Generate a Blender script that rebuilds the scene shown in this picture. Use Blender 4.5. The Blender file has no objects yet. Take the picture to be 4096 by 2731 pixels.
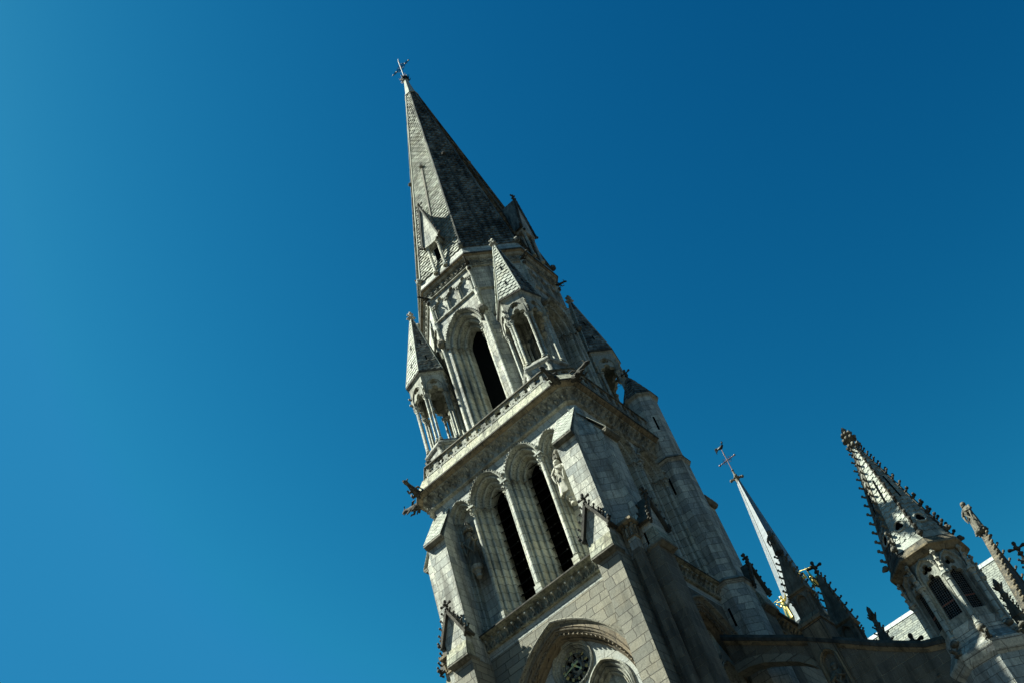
import bpy, math, random
from math import pi, sin, cos, radians, sqrt, atan2, floor
from mathutils import Vector, Matrix
from mathutils.geometry import tessellate_polygon
rnd = random.Random(7)
SC = bpy.context.scene
COL = SC.collection

# ------------------------------------------------------------------ camera
cd = bpy.data.cameras.new('camera'); cam = bpy.data.objects.new('camera', cd); COL.objects.link(cam)
CF, CAZ, CPI, CRO = 4668.17, 2.0261, 0.8130, -0.3622
_F = Vector((cos(CPI)*cos(CAZ), cos(CPI)*sin(CAZ), sin(CPI)))
_R0 = Vector((sin(CAZ), -cos(CAZ), 0)); _U0 = _R0.cross(_F)
_R = cos(CRO)*_R0 + sin(CRO)*_U0; _U = -sin(CRO)*_R0 + cos(CRO)*_U0
cam.matrix_world = Matrix(((_R.x, _U.x, -_F.x, 19.674), (_R.y, _U.y, -_F.y, -38.994), (_R.z, _U.z, -_F.z, -35.992), (0, 0, 0, 1)))
cd.sensor_width = 36.0; cd.lens = CF/4096*36.0
cd.clip_start = .1; cd.clip_end = 5000
SC.camera = cam

# ------------------------------------------------------------------ light
SUN = Vector((-1.56, -1.0, 2.3)).normalized()          # towards the sun
sun_el = math.asin(SUN.z); sun_az = atan2(SUN.x, SUN.y)  # azimuth from +Y towards +X
W = bpy.data.worlds.new('World'); SC.world = W; W.use_nodes = True
nt = W.node_tree; nt.nodes.clear()
o = nt.nodes.new('ShaderNodeOutputWorld'); bg = nt.nodes.new('ShaderNodeBackground')
sky = nt.nodes.new('ShaderNodeTexSky'); sky.sky_type = 'NISHITA'; sky.sun_disc = False
sky.sun_elevation = sun_el; sky.sun_rotation = sun_az
sky.air_density = 1.15; sky.dust_density = .35; sky.ozone_density = 2.2; sky.altitude = 0
sky_strength = .10
def wn(t, **k):
    x = nt.nodes.new(t)
    for q, v in k.items(): setattr(x, q, v)
    return x
sep = wn('ShaderNodeSeparateColor'); nt.links.new(sky.outputs[0], sep.inputs[0]); comb = wn('ShaderNodeCombineColor')
SKYG = ((4.8, .0040), (2.42, .0345), (1.80, .0392))          # deep, polarised-looking zenith: channel response
for i, (g_, k_) in enumerate(SKYG):
    mn = wn('ShaderNodeMath', operation='MINIMUM'); nt.links.new(sep.outputs[i], mn.inputs[0]); mn.inputs[1].default_value = (1.42, 2.22, 4.05)[i]
    pw = wn('ShaderNodeMath', operation='POWER'); nt.links.new(mn.outputs[0], pw.inputs[0]); pw.inputs[1].default_value = g_
    ml = wn('ShaderNodeMath', operation='MULTIPLY'); nt.links.new(pw.outputs[0], ml.inputs[0]); ml.inputs[1].default_value = k_/sky_strength*.342
    nt.links.new(ml.outputs[0], comb.inputs[i])
wtc = wn('ShaderNodeTexCoord'); wsx = wn('ShaderNodeSeparateXYZ'); nt.links.new(wtc.outputs['Generated'], wsx.inputs[0])
wmr = wn('ShaderNodeMapRange'); nt.links.new(wsx.outputs[2], wmr.inputs[0]); wmr.inputs[1].default_value = .12; wmr.inputs[2].default_value = .36
mx = wn('ShaderNodeMix', data_type='RGBA'); nt.links.new(wmr.outputs[0], mx.inputs[0])
hz = wn('ShaderNodeMix', data_type='RGBA', blend_type='MULTIPLY'); hz.inputs[0].default_value = 1; nt.links.new(sky.outputs[0], hz.inputs[6]); hz.inputs[7].default_value = (.15, .14, .12, 1)
dk = wn('ShaderNodeMix', data_type='RGBA', blend_type='DARKEN'); dk.inputs[0].default_value = 1; dk.inputs[7].default_value = (.13, .14, .125, 1); nt.links.new(hz.outputs[2], dk.inputs[6]); nt.links.new(dk.outputs[2], mx.inputs[6]); nt.links.new(comb.outputs[0], mx.inputs[7])
nt.links.new(mx.outputs[2], bg.inputs[0]); nt.links.new(bg.outputs[0], o.inputs[0])
bg.inputs[1].default_value = sky_strength
sd = bpy.data.lights.new('sun', 'SUN'); so = bpy.data.objects.new('sun', sd); COL.objects.link(so)
sd.energy = 5.0; sd.angle = radians(.53); sd.color = (.97, 1.0, .88)
so.rotation_euler = SUN.to_track_quat('Z', 'Y').to_euler(); so.location = (-60, -40, 60)
SC.view_settings.view_transform = 'Standard'; SC.view_settings.look = 'None'
SC.view_settings.exposure = 1.55; SC.view_settings.gamma = 1; SC.view_settings.use_curve_mapping = False

# ------------------------------------------------------------------ materials
def mat_new(name):
    m = bpy.data.materials.new(name); m.use_nodes = True; n = m.node_tree; n.nodes.clear()
    out = n.nodes.new('ShaderNodeOutputMaterial'); b = n.nodes.new('ShaderNodeBsdfPrincipled')
    n.links.new(b.outputs[0], out.inputs[0]); return m, n, b
def N(n, t, **k):
    x = n.nodes.new(t)
    for a, v in k.items(): setattr(x, a, v)
    return x
def noise(n, vec, scale, detail=6, rough=.6):
    x = N(n, 'ShaderNodeTexNoise'); x.inputs['Scale'].default_value = scale
    x.inputs['Detail'].default_value = detail; x.inputs['Roughness'].default_value = rough
    n.links.new(vec, x.inputs['Vector']); return x.outputs['Fac']
def ramp(n, fac, a, b, ca=(0, 0, 0, 1), cb=(1, 1, 1, 1)):
    r = N(n, 'ShaderNodeValToRGB'); r.color_ramp.elements[0].position = a; r.color_ramp.elements[1].position = b
    r.color_ramp.elements[0].color = ca; r.color_ramp.elements[1].color = cb
    n.links.new(fac, r.inputs[0]); return r.outputs[0]
def mix(n, fac, a, b, mode='MIX'):
    m = N(n, 'ShaderNodeMix'); m.data_type = 'RGBA'; m.blend_type = mode
    for s, v in ((0, fac), (6, a), (7, b)):
        if hasattr(v, 'links') or hasattr(v, 'is_linked'): n.links.new(v, m.inputs[s])
        else: m.inputs[s].default_value = v if s == 0 else (*v, 1)
    return m.outputs[2]
def stone(name, base, joints=None, dirt=(.03, .032, .028), dirt_amt=.5, dirt_lo=.52, ochre=.25, var=.25, jointcol=(.10, .10, .09), bump=.5, rough=.9, rndattr=0., fine=14, fine_amt=.25, ledge=.0):
    m, n, b = mat_new(name)
    tc = N(n, 'ShaderNodeTexCoord'); P = tc.outputs['Object']
    geo = N(n, 'ShaderNodeNewGeometry')
    col = None
    bumps = []
    if joints:
        bw, bh, ms = joints
        br = N(n, 'ShaderNodeTexBrick'); br.inputs['Scale'].default_value = 1
        br.inputs['Brick Width'].default_value = bw; br.inputs['Row Height'].default_value = bh
        br.inputs['Mortar Size'].default_value = ms; br.inputs['Mortar Smooth'].default_value = .4
        br.offset = .43; br.squash = 1.25; br.squash_frequency = 3
        br.inputs['Bias'].default_value = 0
        c1 = (base[0]*(1+var*1.15), base[1]*(1+var), base[2]*(1+var*.8)); c2 = (base[0]*(1-var*1.1), base[1]*(1-var), base[2]*(1-var*.85))
        br.inputs['Color1'].default_value = (*c1, 1); br.inputs['Color2'].default_value = (*c2, 1)
        br.inputs['Mortar'].default_value = (*jointcol, 1)
        nz = N(n, 'ShaderNodeTexNoise'); nz.inputs['Scale'].default_value = 1.7; nz.inputs['Detail'].default_value = 3; n.links.new(P, nz.inputs['Vector'])
        vm = N(n, 'ShaderNodeVectorMath', operation='MULTIPLY_ADD'); n.links.new(nz.outputs['Color'], vm.inputs[0]); vm.inputs[1].default_value = (.05, .035, 0); n.links.new(tc.outputs['UV'], vm.inputs[2])
        sp_ = N(n, 'ShaderNodeVectorMath', operation='MULTIPLY'); n.links.new(tc.outputs['UV'], sp_.inputs[0]); sp_.inputs[1].default_value = (0, 1.1/bh*.36, 0)
        nv = N(n, 'ShaderNodeTexNoise'); nv.inputs['Scale'].default_value = 1.0; nv.inputs['Detail'].default_value = 1; n.links.new(sp_.outputs[0], nv.inputs['Vector'])
        vw = N(n, 'ShaderNodeVectorMath', operation='MULTIPLY_ADD'); n.links.new(nv.outputs['Color'], vw.inputs[0]); vw.inputs[1].default_value = (.9 if bw < 2 else 0, bh*1.1 if bw < 2 else 0, 0); n.links.new(vm.outputs[0], vw.inputs[2])
        n.links.new(vw.outputs[0], br.inputs['Vector'])
        col = br.outputs['Color']
        inv = N(n, 'ShaderNodeMath', operation='SUBTRACT'); inv.inputs[0].default_value = 1; n.links.new(br.outputs['Fac'], inv.inputs[1])
        bumps.append((inv.outputs[0], .03))
    else:
        v0 = noise(n, P, 2.3, 3)
        col = ramp(n, v0, .3, .7, (*[x*(1-var) for x in base], 1), (*[x*(1+var) for x in base], 1))
    # warm lichen patches
    n1 = noise(n, P, .9, 5, .65)
    col = mix(n, ramp(n, n1, .5, .75, (0, 0, 0, 1), (ochre, ochre, ochre, 1)), col, tuple(min(1, a*b_) for a, b_ in zip(base, (1.0, .80, .52))))
    # fine mottling
    n2 = noise(n, P, fine, 5, .7)
    g = 1-fine_amt
    col = mix(n, 1., col, ramp(n, n2, .28, .66, (g-.12, g-.1, g-.1, 1), (1.12, 1.12, 1.1, 1)), 'MULTIPLY')
    # run-down streaks and soot crust
    mp = N(n, 'ShaderNodeMapping'); mp.inputs['Scale'].default_value = (3.3, 3.3, .30); n.links.new(P, mp.inputs[0])
    n3 = noise(n, mp.outputs[0], 1.0, 8, .72)
    n4 = noise(n, P, .35, 4, .6)
    ad = N(n, 'ShaderNodeMath', operation='ADD'); n.links.new(n3, ad.inputs[0])
    sc = N(n, 'ShaderNodeMath', operation='MULTIPLY_ADD'); n.links.new(n4, sc.inputs[0]); sc.inputs[1].default_value = .5; sc.inputs[2].default_value = -.25
    n.links.new(sc.outputs[0], ad.inputs[1])
    col = mix(n, ramp(n, ad.outputs[0], dirt_lo, dirt_lo+.2, (0, 0, 0, 1), (dirt_amt,)*3+(1,)), col, dirt)
    if ledge:
        sx = N(n, 'ShaderNodeSeparateXYZ'); n.links.new(geo.outputs['Normal'], sx.inputs[0])
        n6 = noise(n, P, 5, 6, .7)
        m1 = N(n, 'ShaderNodeMath', operation='MULTIPLY_ADD'); n.links.new(n6, m1.inputs[0]); m1.inputs[1].default_value = .9; n.links.new(sx.outputs[2], m1.inputs[2])
        col = mix(n, ramp(n, m1.outputs[0], .75, 1.15, (0, 0, 0, 1), (ledge,)*3+(1,)), col, dirt)
    if rndattr:
        at = N(n, 'ShaderNodeAttribute'); at.attribute_name = 'rnd'
        col = mix(n, 1., col, ramp(n, at.outputs['Fac'], 0, 1, (1-rndattr,)*3+(1,), (1+rndattr*.5,)*3+(1,)), 'MULTIPLY')
    n.links.new(col, b.inputs['Base Color']); b.inputs['Roughness'].default_value = rough
    b.inputs['Specular IOR Level'].default_value = .25
    n5 = noise(n, P, 9, 8, .75)
    bp = N(n, 'ShaderNodeBump'); bp.inputs['Strength'].default_value = bump; bp.inputs['Distance'].default_value = .05
    n.links.new(n5, bp.inputs['Height'])
    if bumps:
        bp2 = N(n, 'ShaderNodeBump'); bp2.inputs['Strength'].default_value = .9; bp2.inputs['Distance'].default_value = .06
        n.links.new(bumps[0][0], bp2.inputs['Height']); n.links.new(bp.outputs[0], bp2.inputs['Normal'])
        n.links.new(bp2.outputs[0], b.inputs['Normal'])
    else: n.links.new(bp.outputs[0], b.inputs['Normal'])
    return m
def plain(name, c, rough=.6, metal=0., bump=0.):
    m, n, b = mat_new(name); b.inputs['Roughness'].default_value = rough
    if rough > .85: b.inputs['Specular IOR Level'].default_value = 0
    b.inputs['Metallic'].default_value = metal
    tc = N(n, 'ShaderNodeTexCoord'); f = noise(n, tc.outputs['Object'], 6, 5)
    n.links.new(ramp(n, f, .3, .7, (*[x*.7 for x in c], 1), (*[min(1, x*1.25) for x in c], 1)), b.inputs['Base Color'])
    if bump:
        bp = N(n, 'ShaderNodeBump'); bp.inputs['Strength'].default_value = bump; bp.inputs['Distance'].default_value = .03
        n.links.new(noise(n, tc.outputs['Object'], 18, 6), bp.inputs['Height']); n.links.new(bp.outputs[0], b.inputs['Normal'])
    return m
M = {}
LIME = (.475, .485, .435)
M['ashlar'] = stone('limestone_ashlar', LIME, (.66, .36, .011), var=.3, dirt_amt=.74, dirt_lo=.46, dirt=(.10, .096, .08), jointcol=(.17, .17, .15), ledge=.6, fine_amt=.3, bump=.75)
M['carved'] = stone('carved_limestone', (.41, .415, .355), None, dirt_amt=.8, dirt_lo=.44, ochre=.55, var=.18, ledge=.7, fine_amt=.4, bump=.8)
M['drum'] = stone('colonnette_limestone', (.43, .445, .39), (7., .42, .016), dirt_amt=.65, dirt_lo=.47, ochre=.6, var=.2, jointcol=(.12, .115, .10), bump=.45)
M['cornice'] = stone('cornice_limestone', (.27, .225, .15), (.9, 3., .014), dirt_amt=.85, dirt_lo=.45, ochre=.6, var=.2, ledge=.9)
M['lichen'] = stone('lichened_limestone', (.38, .385, .30), (.9, .9, .012), dirt_amt=.8, dirt_lo=.46, ochre=.5, var=.2, fine=8, fine_amt=.6, bump=1.)
M['granite'] = stone('granite_ashlar', (.245, .235, .19), (.72, .40, .017), var=.22, dirt_amt=.5, dirt_lo=.53, jointcol=(.12, .11, .09), ochre=.35, fine=30, fine_amt=.35, bump=.5)
M['granite_b'] = stone('granite_pale_pointing', (.165, .15, .12), (.70, .40, .016), var=.22, dirt_amt=.75, dirt_lo=.47, jointcol=(.30, .27, .20), ochre=.4, fine=30, fine_amt=.35, bump=.4)  # pale pointing; darker stone puts shade into the sides turned from the sun
M['granite_plain'] = stone('granite_moulding', (.20, .165, .115), (.5, 4., .016), var=.15, dirt_amt=.7, dirt_lo=.48, ochre=.5, jointcol=(.06, .05, .045), ledge=.3)
M['band'] = stone('pale_render_band', (.40, .415, .38), (.62, .7, .008), var=.07, dirt_amt=.4, dirt_lo=.56)
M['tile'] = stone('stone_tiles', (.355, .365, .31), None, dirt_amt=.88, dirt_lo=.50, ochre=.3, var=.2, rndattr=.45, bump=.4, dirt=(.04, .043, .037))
M['tile_dark'] = stone('blackened_shaded_stone_tiles', (.24, .245, .215), None, dirt_amt=.93, dirt_lo=.40, ochre=.25, var=.3, rndattr=.55, bump=.5, dirt=(.026, .03, .027))  # lichen-blackened tiles; also carry shade painted into faces turned from the sun
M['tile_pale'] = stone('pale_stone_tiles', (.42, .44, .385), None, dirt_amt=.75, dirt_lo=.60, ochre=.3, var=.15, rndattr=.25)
M['crust'] = stone('black_crusted_stone', (.085, .08, .065), None, dirt_amt=.85, dirt_lo=.42, ochre=.5, var=.4, dirt=(.018, .018, .016), bump=.8)
M['crust_mid'] = stone('sooty_stone', (.17, .162, .13), None, dirt_amt=.88, dirt_lo=.47, ochre=.5, var=.35, bump=.8, ledge=.5)
M['statue'] = stone('weathered_statue_stone', (.38, .37, .31), None, dirt_amt=.8, dirt_lo=.52, ochre=.4, var=.2, bump=.4)
M['slate'] = stone('pale_slates', (.21, .23, .205), (.34, .2, .016), var=.3, dirt_amt=.6, dirt_lo=.54, ochre=.1, jointcol=(.06, .065, .06), bump=.3)
M['lead'] = plain('lead_sheet', (.20, .225, .235), .45, .3, .05)
M['wire'] = plain('grey_wire', (.3, .32, .32), .5, .3)
M['iron_red'] = plain('reddish_iron', (.10, .055, .05), .6, .3)
M['zinc'] = plain('bright_ridge_lead', (.30, .325, .315), .5, .2, .1)
M['iron'] = plain('dark_iron', (.03, .035, .035), .55, .6)
M['rust'] = plain('rust_red_iron', (.30, .10, .06), .7, .1)
M['gold'] = plain('gilding', (.62, .50, .17), .34, .9)
M['clockgold'] = plain('clock_gilding', (.60, .56, .24), .5, .3)
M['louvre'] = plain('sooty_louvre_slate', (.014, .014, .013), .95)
M['dark'] = plain('dark_interior', (.006, .007, .007), .9)  # near-black colour stands in for the unlit depth behind openings
M['glass'] = plain('blue_black_glass', (.004, .008, .02), .15, 0)
M['ground'] = stone("paved_square", (.055, .050, .040), (.5, .5, .02), var=.15, jointcol=(.08, .08, .07))

# ------------------------------------------------------------------ mesh builder
def rotz(d): return Matrix.Rotation(radians(d), 4, 'Z')
def T(x, y, z): return Matrix.Translation((x, y, z))
class MB:
    B = Matrix.Identity(4)
    def __init__(s): s.v = []; s.f = []; s.r = []; s.M = Matrix.Identity(4); s.cur = .5
    def add(s, vs, fs):
        b = len(s.v); W_ = MB.B @ s.M; s.v += [tuple(W_ @ Vector(p)) for p in vs]
        for f in fs: s.f.append([b+i for i in f]); s.r.append(s.cur)
    def quad(s, *p): s.add(p, [list(range(len(p)))])
    def box(s, x0, x1, y0, y1, z0, z1):
        s.add([(x0, y0, z0), (x1, y0, z0), (x1, y1, z0), (x0, y1, z0), (x0, y0, z1), (x1, y0, z1), (x1, y1, z1), (x0, y1, z1)],
              [[3, 2, 1, 0], [4, 5, 6, 7], [0, 1, 5, 4], [1, 2, 6, 5], [2, 3, 7, 6], [3, 0, 4, 7]])
    def prism(s, poly, z0, z1, poly1=None, caps=True):
        n = len(poly); q = poly1 or poly
        vs = [(x, y, z0) for x, y in poly]+[(x, y, z1) for x, y in q]
        fs = [[i, (i+1) % n, n+(i+1) % n, n+i] for i in range(n)]
        if caps: fs += [list(range(n))[::-1], list(range(n, 2*n))]
        s.add(vs, fs)
    def loft(s, loops, closed=True, cap0=False, cap1=False):
        n = len(loops[0]); vs = [p for l in loops for p in l]; fs = []
        for k in range(len(loops)-1):
            for i in range(n if closed else n-1):
                a = k*n+i; b_ = k*n+(i+1) % n; fs.append([a, b_, b_+n, a+n])
        if cap0: fs.append(list(range(n))[::-1])
        if cap1: fs.append(list(range((len(loops)-1)*n, len(loops)*n)))
        s.add(vs, fs)
    def lathe(s, prof, n=8, c=(0, 0), rot=0., cap=True, sq=(1, 1)):
        loops = [[(c[0]+sq[0]*r*cos(rot+2*pi*i/n), c[1]+sq[1]*r*sin(rot+2*pi*i/n), z) for i in range(n)] for r, z in prof]
        s.loft(loops, True, cap, cap)
    def ball(s, c, r, n=7, sz=1.):
        s.lathe([(r*sin(pi*(k+.15)/(4+.3)), c[2]-sz*r*cos(pi*(k+.15)/(4+.3))) for k in range(5)], n, c[:2])
    def tube(s, pts, r, n=6):
        pts = [Vector(p) for p in pts]; rs = r if isinstance(r, (list, tuple)) else [r]*len(pts)
        loops = []
        for i, p in enumerate(pts):
            d = (pts[min(i+1, len(pts)-1)]-pts[max(i-1, 0)]).normalized()
            a = d.cross(Vector((0, 0, 1)) if abs(d.z) < .9 else Vector((1, 0, 0))).normalized(); b_ = d.cross(a)
            loops.append([tuple(p+rs[i]*(cos(2*pi*k/n)*a+sin(2*pi*k/n)*b_)) for k in range(n)])
        s.loft(loops, True, True, True)
    def plate(s, outer, holes, d0, d1, plane='A'):
        """flat plate in the x,z plane facing -Y from y=-d0 (front) back to y=-d1, with holes"""
        polys = [[Vector((x, z, 0)) for x, z in pl] for pl in [outer]+holes]
        flat = [p for pl in polys for p in pl]
        tris = tessellate_polygon(polys)
        front = []
        for t in tris:
            a, b_, c = (flat[i] for i in t)
            if (b_-a).cross(c-a).z < 0: t = (t[0], t[2], t[1])
            front.append(list(t))
        vs = [(p.x, -d0, p.y) for p in flat]
        s.add(vs, front)
        if d1 is not None:
            s.add([(p.x, -d1, p.y) for p in flat], [f[::-1] for f in front])
            for pl in [outer]+holes:
                n = len(pl)
                s.add([(x, -d0, z) for x, z in pl]+[(x, -d1, z) for x, z in pl], [[i, (i+1) % n, n+(i+1) % n, n+i] for i in range(n)])
    def build(s, name, mat, parent=None, smooth=None):
        me = bpy.data.meshes.new(name); me.from_pydata(s.v, [], s.f); me.update()
        uv = me.uv_layers.new(name='UVMap'); d = uv.data
        for p in me.polygons:
            n = p.normal
            if abs(n.z) > .93: t = Vector((1, 0, 0)); w = Vector((0, 1, 0))
            else:
                t = Vector((-n.y, n.x, 0)).normalized(); w = n.cross(t)
                if w.z < 0: w = -w
            for li in p.loop_indices:
                co = me.vertices[me.loops[li].vertex_index].co; d[li].uv = (co.dot(t)+37.13, co.dot(w)+91.07)
        at = me.attributes.new('rnd', 'FLOAT', 'FACE'); at.data.foreach_set('value', s.r)
        if smooth:
            me.polygons.foreach_set('use_smooth', [True]*len(me.polygons)); me.set_sharp_from_angle(angle=radians(smooth))
        me.materials.append(M[mat]); o = bpy.data.objects.new(name, me); COL.objects.link(o)
        if parent: o.parent = parent
        return o
def tag(o, label=None, cat=None, group=None, kind=None):
    for k, v in (('label', label), ('category', cat), ('group', group), ('kind', kind)):
        if v: o[k] = v
    return o
def empty(name, label, cat, group=None, loc=(0, 0, 0)):
    e = bpy.data.objects.new(name, None); COL.objects.link(e); e.location = (0, 0, 0); tag(e, label, cat, group); return e

# ------------------------------------------------------------------ shape library
def sweep_arch(mb, sect, cx, c, zs, zb, y0, n=9):
    """sect: list of (h inset from outermost half-width, depth); centres shared by every order"""
    H = sect[0][0]; loops = []
    for h, d in sect:
        loops.append([(cx+x, y0+d, z) for x, z in arch_c(h, c, zs, zb, n)])
    mb.loft(loops, False)
def arch_c(h, c, zs, zb, n=9):
    c = abs(c); r = h+c; A = math.acos(min(1, c/r))
    L = [(c+r*cos(pi-i/n*A), zs+r*sin(pi-i/n*A)) for i in range(1, n+1)]
    return [(-h, zb), (-h, zs)]+L+[(-x, z) for x, z in L[:-1][::-1]]+[(h, zs), (h, zb)]
def orders(h, d, steps, w, dd, r=.45, k=6):
    """stepped reveal with a roll in each re-entrant angle"""
    s = [(h, d)]
    for i in range(steps):
        s.append((h, d+dd*.28))
        s.append((h-w*.12, d+dd*.28))
        ch, cdp, rr = h-w*.52, d+dd*.62, w*r
        for j in range(k+1):
            a = pi*(-.12+1.24*j/k)
            s.append((ch+rr*cos(a), cdp-rr*sin(a)))
        s.append((h-w, d+dd))
        h -= w; d += dd
    return s, h, d
def foil(cx, cz, r, lobes=3, rot=pi/2, lr=.55, k=7, off=.55):
    """multifoil outline"""
    pts = []
    for i in range(lobes):
        a = rot+2*pi*i/lobes; lx, lz = cx+cos(a)*r*off, cz+sin(a)*r*off
        sp = pi*(.5+1/lobes)*.86
        for j in range(k):
            b_ = a-sp+2*sp*j/(k-1); pts.append((lx+lr*r*cos(b_), lz+lr*r*sin(b_)))
    return pts
def trefoil_head(h, zs, zb, cx=0):
    """cusped three-lobed opening outline, foot to foot"""
    p = [(-h, zb), (-h, zs)]
    for a in (195, 160, 125, 95, 70): p.append((-h*.50+h*.50*cos(radians(a)), zs+h*.35+h*.42*sin(radians(a))))
    top = [(h*.40*cos(radians(a)), zs+h*.95+h*.55*sin(radians(a))) for a in (195, 165, 135, 110, 90)]
    p += top; q = [(-x, z) for x, z in p[:-1][::-1]]
    return [(cx+x, z) for x, z in p+q]
def circle(cx, cz, r, n=16): return [(cx+r*cos(2*pi*i/n), cz+r*sin(2*pi*i/n)) for i in range(n)]
def crocket(mb, p, out, s=.12, up=(0, 0, 1)):
    """curled leaf hook ending in a ball"""
    p = Vector(p); out = Vector(out).normalized(); up = Vector(up)
    pts = [p-out*.2*s, p+out*s*.4+up*s*.1, p+out*s*.8+up*s*.45, p+out*s*.95+up*s*.8]
    mb.tube([tuple(q) for q in pts], [s*.55, s*.42, s*.34, s*.3], 5)
    q = pts[-1]+out*.12*s
    mb.ball(tuple(q), s*.56, 6)
    side = out.cross(up)
    for sg in (-1, 1): mb.ball(tuple(pts[1]+side*sg*s*.3+up*s*.12), s*.24, 5)
def column(mb, x, y, z0, z1, r, n=8, base=.22, cap=.3):
    mb.lathe([(r*1.75, z0), (r*1.75, z0+base*.3), (r*1.35, z0+base*.45), (r*1.6, z0+base*.65), (r*1.05, z0+base), (r, z0+base+.01), (r, z1-cap),
              (r*1.3, z1-cap+.02), (r*1.05, z1-cap+.06), (r*1.2, z1-cap*.6), (r*1.9, z1-cap*.28), (r*1.75, z1-cap*.24), (r*2.1, z1-cap*.2), (r*2.1, z1)], n, (x, y))
def leafcap(mb, x, y, z0, z1, r, a0=0, n=4, R=1.7):
    """carved capital with knobs"""
    mb.lathe([(r*1.15, z0), (r*1.3, z0+.03), (r, z0+.05), (r*1.1, z0+(z1-z0)*.4), (r*R, z0+(z1-z0)*.85), (r*R*.9, z1-.02)], 8, (x, y))
    for i in range(n):
        a = a0+2*pi*i/n
        mb.ball((x+cos(a)*r*R*1.0, y+sin(a)*r*R*1.0, z0+(z1-z0)*.72), r*.5, 5)
        mb.ball((x+cos(a+pi/n)*r*R*.85, y+sin(a+pi/n)*r*R*.85, z0+(z1-z0)*.42), r*.42, 5)
def tiles(mb, BL, BR, TL, TR, row=.25, tw=.32, t=.035, style='scale', jit=.0):
    """rows of overlapping stone tiles laid over a sloping face"""
    BL, BR, TL, TR = map(Vector, (BL, BR, TL, TR))
    mb.cur = .3; mb.quad(BL, BR, TR, TL) if (TL-TR).length > .01 else mb.quad(BL, BR, TL)
    ux = (BR-BL).normalized(); mid0 = (BL+BR)/2; mid1 = (TL+TR)/2; up = mid1-mid0; Ls = up.length; up.normalize(); nn = ux.cross(up).normalized()
    w0 = (BR-BL).length/2; w1 = (TR-TL).length/2
    rows = max(1, int(Ls/row)); ds = Ls/rows
    for i in range(rows):
        s0, s1 = i*ds, (i+1)*ds+.02
        def hw(s): return w0+(w1-w0)*min(1, s/Ls)
        hb, ht = hw(s0), hw(s1)
        k0 = -int((hb+tw)/tw)-1; off = tw/2 if i % 2 else 0
        for k in range(k0, -k0+1):
            a = k*tw+off; b_ = a+tw-.012
            a_, c_ = max(a, -hb), min(b_, hb)
            if c_-a_ < .03: continue
            at, ct = max(min(a, ht), -ht), max(min(b_, ht), -ht)
            mb.cur = rnd.random()
            th = t*(.8+.6*rnd.random())
            def pt(u, s, h): return mid0+ux*u+up*s+nn*h
            if style == 'scale': dz = [(0, .32), (.5, -.10), (1, .32)]
            elif style == 'saw': dz = [(0, .0), (.62, .16), (.66, .42), (1, .30)]
            else: dz = [(0, 0), (1, 0)]
            bot = [pt(a_+(c_-a_)*f, max(s0+g*ds, 0), th) for f, g in dz]
            bo0 = [pt(a_+(c_-a_)*f, max(s0+g*ds, 0), 0) for f, g in dz]
            mb.quad(*bot, pt(ct, s1, .004), pt(at, s1, .004))
            for j in range(len(bot)-1): mb.quad(bo0[j], bo0[j+1], bot[j+1], bot[j])
            mb.quad(bo0[0], bot[0], pt(at, s1, 0)); mb.quad(bot[-1], bo0[-1], pt(ct, s1, 0))
    mb.cur = .5
def ngon(n, R, cx, cy, a0): return [(cx+R*cos(a0+2*pi*i/n), cy+R*sin(a0+2*pi*i/n)) for i in range(n)]
def statue(mb, x, y, z, h, face=-pi/2, staff=False, arms='fold', lean=0.):
    """robed standing figure, one body with head; pleated robe"""
    old = mb.M.copy(); mb.M = old @ T(x, y, z) @ Matrix.Rotation(face+pi/2, 4, 'Z') @ Matrix.Scale(h, 4)
    n = 20; loops = []
    prof = [(0, .15, .13, 1), (.04, .155, .13, 1), (.2, .135, .11, 1), (.38, .13, .10, .9), (.52, .125, .09, .6), (.62, .13, .09, .4), (.72, .145, .092, .3), (.79, .14, .08, .2), (.825, .09, .06, .1),
            (.845, .042, .042, 0), (.87, .048, .052, 0), (.905, .062, .07, 0), (.945, .064, .072, 0), (.98, .045, .05, 0), (1., .012, .014, 0)]
    for zz, rx, ry, f in prof:
        loops.append([((rx*(1+.13*f*cos(7*t_*2*pi+zz*5)))*cos(2*pi*t_)+lean*zz, (ry*(1+.13*f*cos(7*t_*2*pi+zz*5)))*sin(2*pi*t_), zz) for t_ in [i/n for i in range(n)]])
    mb.loft(loops, True, True, True)
    mb.ball((lean*.9, -.074, .915), .014, 5)                       # nose
    mb.lathe([(.05, .86), (.058, .84), (.03, .80)], 8, (lean*.85, -.045))  # beard
    mb.lathe([(.072, .9), (.08, .95), (.06, .99), (.02, 1.01)], 10, (lean*.95, .012))  # hair
    for sg in (-1, 1):
        hand = (sg*.03, -.15, .66) if arms == 'fold' else (sg*.16, -.16, .68)
        mb.tube([(sg*.13, 0, .775), (sg*.175, -.03, .66), (sg*.15, -.09, .60), hand], [.042, .046, .04, .024], 7)
        for k in range(4): mb.tube([hand, (hand[0]-sg*.03, hand[1]-.012, hand[2]+.02+.008*k), (hand[0]-sg*.045, hand[1], hand[2]+.035+.009*k)], [.009, .008, .006], 4)
        mb.tube([(sg*.15, -.08, .60), (sg*.13, -.11, .45), (sg*.11, -.115, .32)], [.04, .03, .012], 6)  # hanging sleeve
    mb.tube([(-.12, -.10, .70), (0, -.13, .50), (.11, -.12, .30)], [.02, .026, .016], 5)             # mantle fold
    mb.tube([(.12, -.09, .72), (.02, -.125, .56), (-.09, -.12, .36)], [.018, .022, .014], 5)
    if staff: mb.tube([(.2, -.14, .0), (.17, -.16, .68), (.15, -.15, 1.08)], .011, 5)
    mb.M = old
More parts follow.
